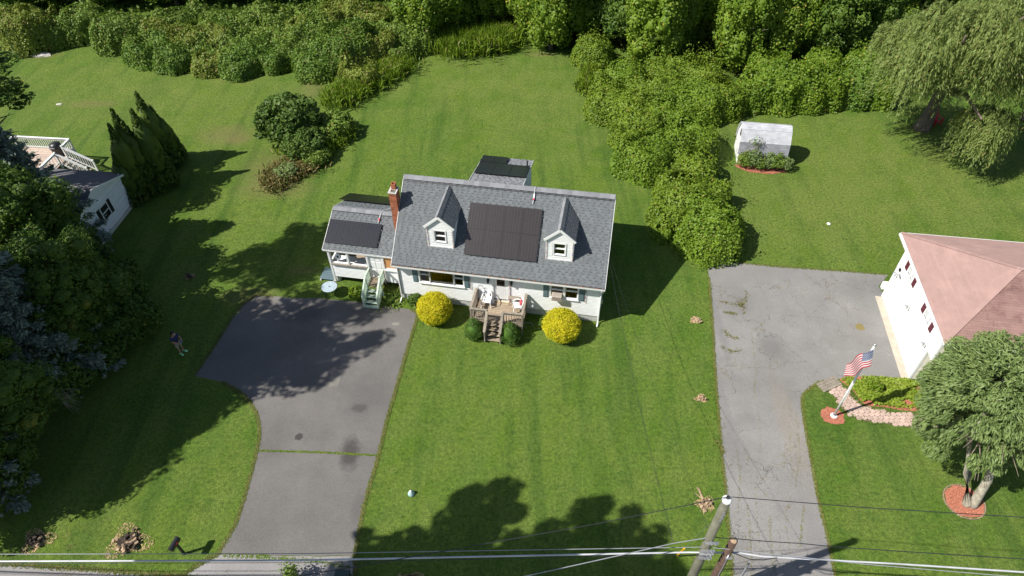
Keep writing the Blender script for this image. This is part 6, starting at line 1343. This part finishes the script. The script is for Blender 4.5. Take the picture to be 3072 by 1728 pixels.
MB().tube([(-.05, 0, -.2), (0, 0, 7.05)], [.17, .14], 14).build('pole', MT['pole2'], sp, True); MB().lathe([(0, 7.056), (.10, 7.056), (.138, 7.03)], n=14).build('cut_top', MT['woodcut'], sp)
MB().tube([(-.02, -.17, 0), (-.02, -.16, 6.3)], .018, 6).build('ground_wire', MT['metal'], sp); MB().box(-.12, -.22, 6.0, .12, -.15, 6.1).build('bracket', MT['metal'], sp)
ps = thing('conduit_post', 'slim pale grey conduit standing right of the brown stub pole', 'post', g(2216, 1745)); MB().tube([(0, 0, 0), (-.03, 0, 2.1)], .045, 8).build('tube', MT['gcable'], ps)
def cable(name, label, pts, r, mat, sag=.0, n=14, group=None, extend=0):
    P = [Vector(p) for p in pts]; out = []; r = r * .8
    if extend: P[0] = P[1] + (P[0] - P[1]) * (1 + extend)
    for a, b in zip(P[:-1], P[1:]):
        for i in range(n): t = i / n; out.append(a.lerp(b, t) + Vector((0, 0, -sag * 4 * t * (1 - t))))
    out.append(P[-1]); o = MB().tube(out, r, 6).build(name, mat, None, True)
    return tag(o, label, 'cable', group)
ptop = PB + Vector((0, 0, 10.13)); GC = 'overhead cables on the utility pole'
cable('power_line', 'black wire running left from the top of the utility pole', [ptop, k(1500, 1318, 9.9), k(900, 1425, 9.8), k(200, 1540, 9.8), Vector((-70, -4, 9.8))], .018, MT['cable'], group=GC)
cable('power_line', 'black wire running right from the top of the utility pole', [ptop, g(2600, 1523, 9.95), g(3300, 1566, 9.9), Vector((70, 3, 9.9))], .018, MT['cable'], group=GC)
cable('white_cable', 'thick pale sleeved cable crossing the foot of the picture', [Vector((-70, 12.5, 6)), g(-350, 1685, 6), g(900, 1681, 6), g(2060, 1657, 6.05), g(2215, 1658, 6.05), g(2290, 1670, 6.0), g(2330, 1672, 6.0), g(2700, 1692, 6.0), g(3400, 1738, 6), Vector((70, 4, 6))], .042, MT['wcable'], 0, 8, GC)
cable('cable_shadow_line', 'thin black line added as the shadow just below the thick pale cable', [Vector((-70, 12.4, 5.92)), g(-350, 1692, 5.92), g(900, 1688, 5.92), g(2130, 1664, 5.96)], .012, MT['cable'], 0, 8, GC)  # black strand modelled as the shadow line under the pale cable
cable('thin_cable', 'thin grey cable strung just above the thick pale one', [Vector((-70, 12.8, 6.6)), g(-350, 1663, 6.6), g(900, 1661, 6.6), g(2123, 1641, 6.6), g(2600, 1693, 6.6), g(3400, 1760, 6.5), Vector((70, 4, 6.5))], .018, MT['gcable'], 0, 8, GC)
cable('messenger_cable', 'grey cable slanting left from the middle of the utility pole', [g(1300, 1790, 7.0), g(1900, 1657, 7.1), g(2020, 1630, 7.15), g(2136, 1611, 7.25)], .022, MT['gcable'], 0, 8, GC)
cable('right_cable', 'black drooping cable from the utility pole over the right driveway', [g(2136, 1611, 7.25), g(2207, 1616, 7.2), g(2400, 1630, 7.1), g(2600, 1647, 7.0), g(3300, 1690, 7), Vector((70, 3.5, 7))], .02, MT['cable'], .03, 8, GC)
cable('slack_loop', 'slack black cable loop hanging beneath the thick pale cable', [g(2150, 1640, 6.4), g(2215, 1665, 6.2), g(2250, 1678, 6.0), g(2290, 1680, 6.0), g(2330, 1673, 6.05)], .02, MT['cable'], 0, 6, GC)
SV = H(12.25, .9, 4.0)
cable('service_drop', 'twisted grey wire from the house gable to the pole cable', [SV, g(2020, 1630, 7.15)], .011, MT['cable'], .45, 24, 'service wires between the house and the pole')
cable('service_wire', 'thin black wire from the house gable to the utility pole', [SV + Vector((.05, .1, .15)), PB + Vector((-.05, .2, 7.4))], .007, MT['cable'], .25, 24, 'service wires between the house and the pole')
gy0, gy1 = g(2030, 1668, 0), PB + Vector((0, .1, 8.6)); cable('guy_wire', 'thin guy wire slanting from the pole to the lawn', [gy0, gy1], .01, MT['metal'], group=GC)
tag(MB().tube([gy0.lerp(gy1, .02), gy0.lerp(gy1, .24)], .035, 8).build('guy_guard', MT['yellow']), 'yellow plastic guard on the lower end of the guy wire', 'guard')

# ------------------------------------------------------------------ small things on the lawns
mb = thing('mailbox', 'black mailbox on a dark post leaning beside the driveway mouth', 'mailbox', (-14.93, 12.97, 0), math.radians(-14)); mb['label'] = 'black mailbox on a dark post beside the driveway mouth'
MB().box(-.05, -.05, 0, .05, .05, 1.02).build('post', MT['blackp'], mb); piece('arm', mb, MT['blackp'], (-.06, -.28, 1.021), (.06, .26, 1.07))
arch = [(-.11, 0, 0), (.11, 0, 0), (.11, 0, .13)] + [(.11 * math.cos(a), 0, .13 + .10 * math.sin(a)) for a in [PI * i / 8 for i in range(1, 8)]] + [(-.11, 0, .13)]
bx = MB().prism([(x, -.34, z + 1.072) for x, y, z in arch], (0, .58, 0)).build('box', MT['blackp'], mb); MB().prism([(x * 1.04, -.352, 1.07 + z * 1.02) for x, y, z in arch], (0, .011, 0)).build('door', MT['blackp'], mb); piece('flag', mb, MT['red'], (.112, -.1, 1.17), (.122, .06, 1.22))
bn = thing('trash_bin', 'dark green wheeled trash bin at the bottom of the driveway', 'bin', (-7.42, 11.47, 0), math.radians(-4))
MB().add([(-.23, -.25, .05), (.23, -.25, .05), (.23, .22, .05), (-.23, .22, .05), (-.29, -.32, .95), (.29, -.32, .95), (.29, .32, .95), (-.29, .32, .95)], [(0, 3, 2, 1), (0, 1, 5, 4), (1, 2, 6, 5), (2, 3, 7, 6), (3, 0, 4, 7), (4, 5, 6, 7)]).build('body', MT['bin'], bn)
MB().prism([(-.31, -.36, .955), (-.31, .33, .955), (-.31, .30, 1.0), (-.31, 0, 1.05), (-.31, -.34, 1.0)], (.62, 0, 0)).build('lid', MT['bin'], bn)
MB().tube([(-.26, .36, .94), (-.26, .44, .96), (.26, .44, .96), (.26, .36, .94)], .022, 6).build('handle', MT['blackp'], bn)
for s_ in (-1, 1): MB().tube([(s_ * .25, .26, .12), (s_ * .31, .26, .12)], .12, 12).build('wheel', MT['blackp'], bn)
P = rg.normal((0, 0, .75), (.16, .16, .3), (420, 3)); P = P[P[:, 2] > .1]; V, Q = leaf_quads(rg, P, rg.normal(0, .5, P.shape) + (0, 0, .8), .13, .5, .5)
wp = thing('street_weed', 'leafy green weed growing beside the apron at the picture foot', 'plant', (g(866, 1706, 1.05).x, g(866, 1706, 1.05).y, 0)); link('leaves', fast_mesh('weed_leaves', V, Q, L['shrub']), wp); MB().tube([(0, 0, 0), (.03, 0, .7), (0, .03, 1.25)], [.02, .014, .006], 5).build('stem', MT['deadwood'], wp)
def stump(label, p, r, chip_r, nchunk, seed, mat='stump'):
    q = random.Random(seed); t = thing('tree_stump', label, 'stump', (p.x, p.y, 0)); b = MB()
    ring = [(r * (.62 + .3 * q.random()) * math.cos(a), r * (.62 + .3 * q.random()) * math.sin(a)) for a in [2 * PI * i / 14 for i in range(14)]]
    for i in range(14):
        x, y = ring[i]; x2, y2 = ring[(i + 1) % 14]; z, z2 = .06 + .16 * q.random(), .06 + .16 * q.random(); b.add([(x, y, 0), (x2, y2, 0), (x2 * .8, y2 * .8, z2), (x * .8, y * .8, z), (0, 0, .04)], [(0, 1, 2, 3), (3, 2, 4)])
    b.build('stump', MT[mat], t)
    for i in range(nchunk):
        a = q.uniform(0, 6.3); d = r * q.uniform(.1, 1.05); piece('wood_chunk', t, MT[mat] if q.random() < .62 else MT['woodcut'], None, c=(d * math.cos(a), d * math.sin(a), .05 + q.uniform(0, .12)), size=(q.uniform(.12, .34) * (r + .3), q.uniform(.07, .16), q.uniform(.06, .16)), rot=(q.uniform(-.5, .5), q.uniform(-.5, .5), q.uniform(0, 6)))
    if chip_r:
        n = int(900 * chip_r); rq = np.random.default_rng(seed); a = rq.uniform(0, 6.3, n); d = chip_r * np.sqrt(rq.random(n)) * (1 + .3 * np.sin(3 * a + seed)); P = np.stack([d * np.cos(a) * 1.1, d * np.sin(a) * .85, .012 + rq.uniform(0, .03, n)], 1); V, Q = leaf_quads(rq, P, np.tile([0, 0, 1.], (n, 1)), .09, .35, .35)
        o = link('wood_chips', fast_mesh('wood_chips', V, Q, MT['wchip']), t); o['kind'] = 'stuff'
    return t
stump('dark ground out stump at the lower left corner', g(112, 1622), .42, .62, 9, 1); stump('large shattered stump left of the mailbox with scattered chips', g(385, 1625), .58, .85, 30, 2)
stump('pale root stump on the lawn edge beside the right driveway', g(2088, 962), .28, .3, 8, 3, 'woodcut'); stump('small reddish stump midway along the right driveway edge', g(2103, 1196), .22, .28, 5, 4, 'woodcut'); stump('pale stump with roots just behind the utility pole top', g(2117, 1512), .34, .4, 9, 5, 'woodcut')
stump('stump at the bottom edge near the green bin', g(1228, 1745), .35, .5, 8, 6); stump('small dark stump in the shaded lawn left of the driveway', k(478, 697), .24, .25, 6, 7)
b = MB(); 
for i in range(6): b.tube([(rr.uniform(-.1, .1), rr.uniform(-.1, .1), .03), (-.25 + rr.uniform(-.2, .2), .5 + rr.uniform(-.1, .3), .015)], [.04, .012], 5)
b.tube([(-.1, -.1, .03), (-.15, -.6, .015)], [.045, .012], 5).tube([(.0, -.1, .03), (-.3, -.45, .015)], [.04, .012], 5); ro = thing('exposed_roots', 'bare pale roots spreading from the stump behind the pole', 'roots', g(2113, 1508)); b.build('root', MT['woodcut'], ro)
hy = thing('water_marker', 'pale blue green cone marker standing in the front lawn', 'marker', g(1234, 1482)); MB().lathe([(.0, 0), (.16, 0), (.17, .06), (.12, .16), (.05, .27), (0, .3)], n=14).build('body', MT['teal'], hy, True); MB().lathe([(.055, .262), (.06, .30), (0, .33)], n=10).build('cap', MT['metal'], hy)
wb2 = MB().lathe([(0, 0), (.10, .0), (.14, .03), (.09, .07), (0, .08)], n=12).build('white_bowl', MT['plastic'], None, True); wb2.location = g(2486, 672); tag(wb2, 'small white upturned bowl lying on the lawn behind the garage', 'bowl')
def rock(name, label, p, sx, sy, sz, seed):
    q = random.Random(seed); bm = bmesh.new(); bmesh.ops.create_icosphere(bm, subdivisions=2, radius=1)
    for v in bm.verts: f = 1 + q.uniform(-.14, .14); v.co = Vector((v.co.x * sx * f, v.co.y * sy * f, max(v.co.z, -.2) * sz * f))
    me = bpy.data.meshes.new(name); bm.to_mesh(me); bm.free(); me.materials.append(MT['rock']); o = link(name, me); o.location = p; return tag(o, label, 'rock')
rock('flat_rock', 'pale flat rock at the far left corner of the lawn', g(122, 166), 1.0, .45, .25, 1); rock('stone', 'small pale stone lying alone on the far left lawn', g(178, 313), .28, .16, .08, 2)
st2 = thing('garden_stake', 'thin metal stake in the grass left of the left dwarf spruce', 'stake', g(1410, 1020)); MB().tube([(0, 0, 0), (0, 0, .45)], .018, 6).build('rod', MT['metal'], st2); MB().lathe([(0, .45), (.03, .46), (0, .5)], n=8).build('tip', MT['metal'], st2)
hs = MB(); hs.tube([H(7.95 + .28 * math.cos(a), -.95 + .2 * math.sin(a), .02) for a in [.3 * i for i in range(16)]], .014, 5); tag(hs.build('garden_hose', MT['teal']), 'loop of pale hose on the grass right of the deck', 'hose')

# ------------------------------------------------------------------ the person under the trees
pp = thing('person', 'person in navy shirt, khaki shorts and lime shoes holding a controller', 'person', (-18.90, 24.70, 0), math.radians(-24))
def skin(name, verts, edges, mat, parent, sub=2, root=0):
    me = bpy.data.meshes.new(name); me.from_pydata([v[0] for v in verts], edges, []); me.materials.append(mat); o = link(name, me, parent)
    bm = bmesh.new(); bm.from_mesh(me); ly = bm.verts.layers.skin.verify(); bm.verts.ensure_lookup_table()
    for i, v in enumerate(verts): bm.verts[i][ly].radius = v[1] if isinstance(v[1], tuple) else (v[1], v[1]); bm.verts[i][ly].use_root = i == root
    bm.to_mesh(me); bm.free(); o.modifiers.new('Skin', 'SKIN').use_smooth_shade = True; m = o.modifiers.new('Sub', 'SUBSURF'); m.levels = m.render_levels = sub
    return o
V_ = [((0, 0, .93), (.13, .11)), ((0, 0, 1.12), (.13, .10)), ((-.01, 0, 1.33), (.14, .11)), ((.01, 0, 1.47), .055), ((.05, 0, 1.55), .07), ((.075, 0, 1.63), .098), ((.07, 0, 1.71), .075)]; E_ = [(0, 1), (1, 2), (2, 3), (3, 4), (4, 5), (5, 6)]
for s_ in (1, -1):
    n = len(V_); V_ += [((-.01, .17 * s_, 1.40), .062), ((.04, .25 * s_, 1.13), .045), ((.29, .15 * s_, 1.10), .033), ((.35, .11 * s_, 1.11), (.038, .022)), ((0, .095 * s_, .86), .085), ((.02, .11 * s_, .48), .058), ((-.01, .12 * s_, .10), .042), ((.14, .14 * s_, .045), .04)]
    E_ += [(2, n), (n, n + 1), (n + 1, n + 2), (n + 2, n + 3), (0, n + 4), (n + 4, n + 5), (n + 5, n + 6), (n + 6, n + 7)]
skin('body', V_, E_, MT['skin'], pp)
S_ = [((0, 0, .90), (.165, .135)), ((0, 0, 1.12), (.16, .125)), ((-.01, 0, 1.34), (.165, .13)), ((.0, 0, 1.43), .085)]; SE = [(0, 1), (1, 2), (2, 3)]
T_ = [((0, 0, .95), (.15, .125)), ((0, 0, .88), (.15, .125))]; TE = [(0, 1)]
for s_ in (1, -1):
    n = len(S_); S_ += [((-.01, .18 * s_, 1.39), .082), ((.025, .235 * s_, 1.20), .072)]; SE += [(2, n), (n, n + 1)]
    n = len(T_); T_ += [((.005, .105 * s_, .78), .105), ((.02, .115 * s_, .50), .092)]; TE += [(1, n), (n, n + 1)]
skin('shirt', S_, SE, MT['navy'], pp); skin('shorts', T_, TE, MT['khaki'], pp)
for s_ in (1, -1):
    sh_ = skin('shoe', [((-.06, .12 * s_, .06), (.06, .055)), ((.06, .135 * s_, .055), (.062, .05)), ((.19, .155 * s_, .045), (.055, .04))], [(0, 1), (1, 2)], MT['lime'], pp); piece('sole', pp, MT['white'], None, c=(.06, .137 * s_, .008), size=(.32, .10, .018), rot=(0, 0, .14 * s_))
    for f in range(4):
        y = (.105 - .02 * f) * s_ + .03 * s_; MB().tube([(.355, y, 1.125 - .012 * f), (.40 - .005 * f, y - .012 * s_, 1.12 - .014 * f), (.42 - .006 * f, y - .045 * s_, 1.105 - .014 * f)], [.011, .010, .008], 6).build('finger', MT['skin'], pp, True)
    MB().tube([(.33, .095 * s_, 1.135), (.36, .065 * s_, 1.15), (.385, .05 * s_, 1.145)], [.013, .012, .009], 6).build('thumb', MT['skin'], pp, True)
    MB().tube([(.06, .095 * s_, 1.60), (.05, .108 * s_, 1.63)], [.022, .028], 8).build('ear', MT['skin'], pp); MB().tube([(.155, .035 * s_, 1.632), (.168, .035 * s_, 1.632)], .014, 8).build('eye', MT['white'], pp)
MB().tube([(.16, 0, 1.625), (.185, 0, 1.595), (.16, 0, 1.588)], [.012, .02, .014], 6).build('nose', MT['skin'], pp); MB().tube([(.15, -.028, 1.562), (.162, 0, 1.56), (.15, .028, 1.562)], .008, 6).build('mouth', MT['clay'], pp)
bm = bmesh.new(); bmesh.ops.create_icosphere(bm, subdivisions=3, radius=1)
for v in bm.verts: v.co = Vector((v.co.x * .125 + .05, v.co.y * .117, v.co.z * .115 + 1.675)) + v.normal * random.uniform(0, .006)
bmesh.ops.delete(bm, geom=[v for v in bm.verts if (v.co.z < 1.66 and v.co.x > .06) or v.co.z < 1.585 or (v.co.x > .13 and v.co.z < 1.72)], context='VERTS')
me = bpy.data.meshes.new('hair'); bm.to_mesh(me); bm.free(); me.materials.append(MT['hair']); link('hair', me, pp)
rcn = thing('remote_controller', 'small grey controller held in both hands of the person', 'controller', (-18.90, 24.70, 0), math.radians(-24)); MB().box(.34, -.10, 1.085, .44, .10, 1.12).build('body', MT['gcable'], rcn)
for s_ in (1, -1): MB().tube([(.40, .06 * s_, 1.12), (.40, .06 * s_, 1.15)], .012, 6).build('stick', MT['blackp'], rcn)
piece('screen', rcn, MT['blue'], (.43, -.06, 1.13), (.445, .06, 1.20))
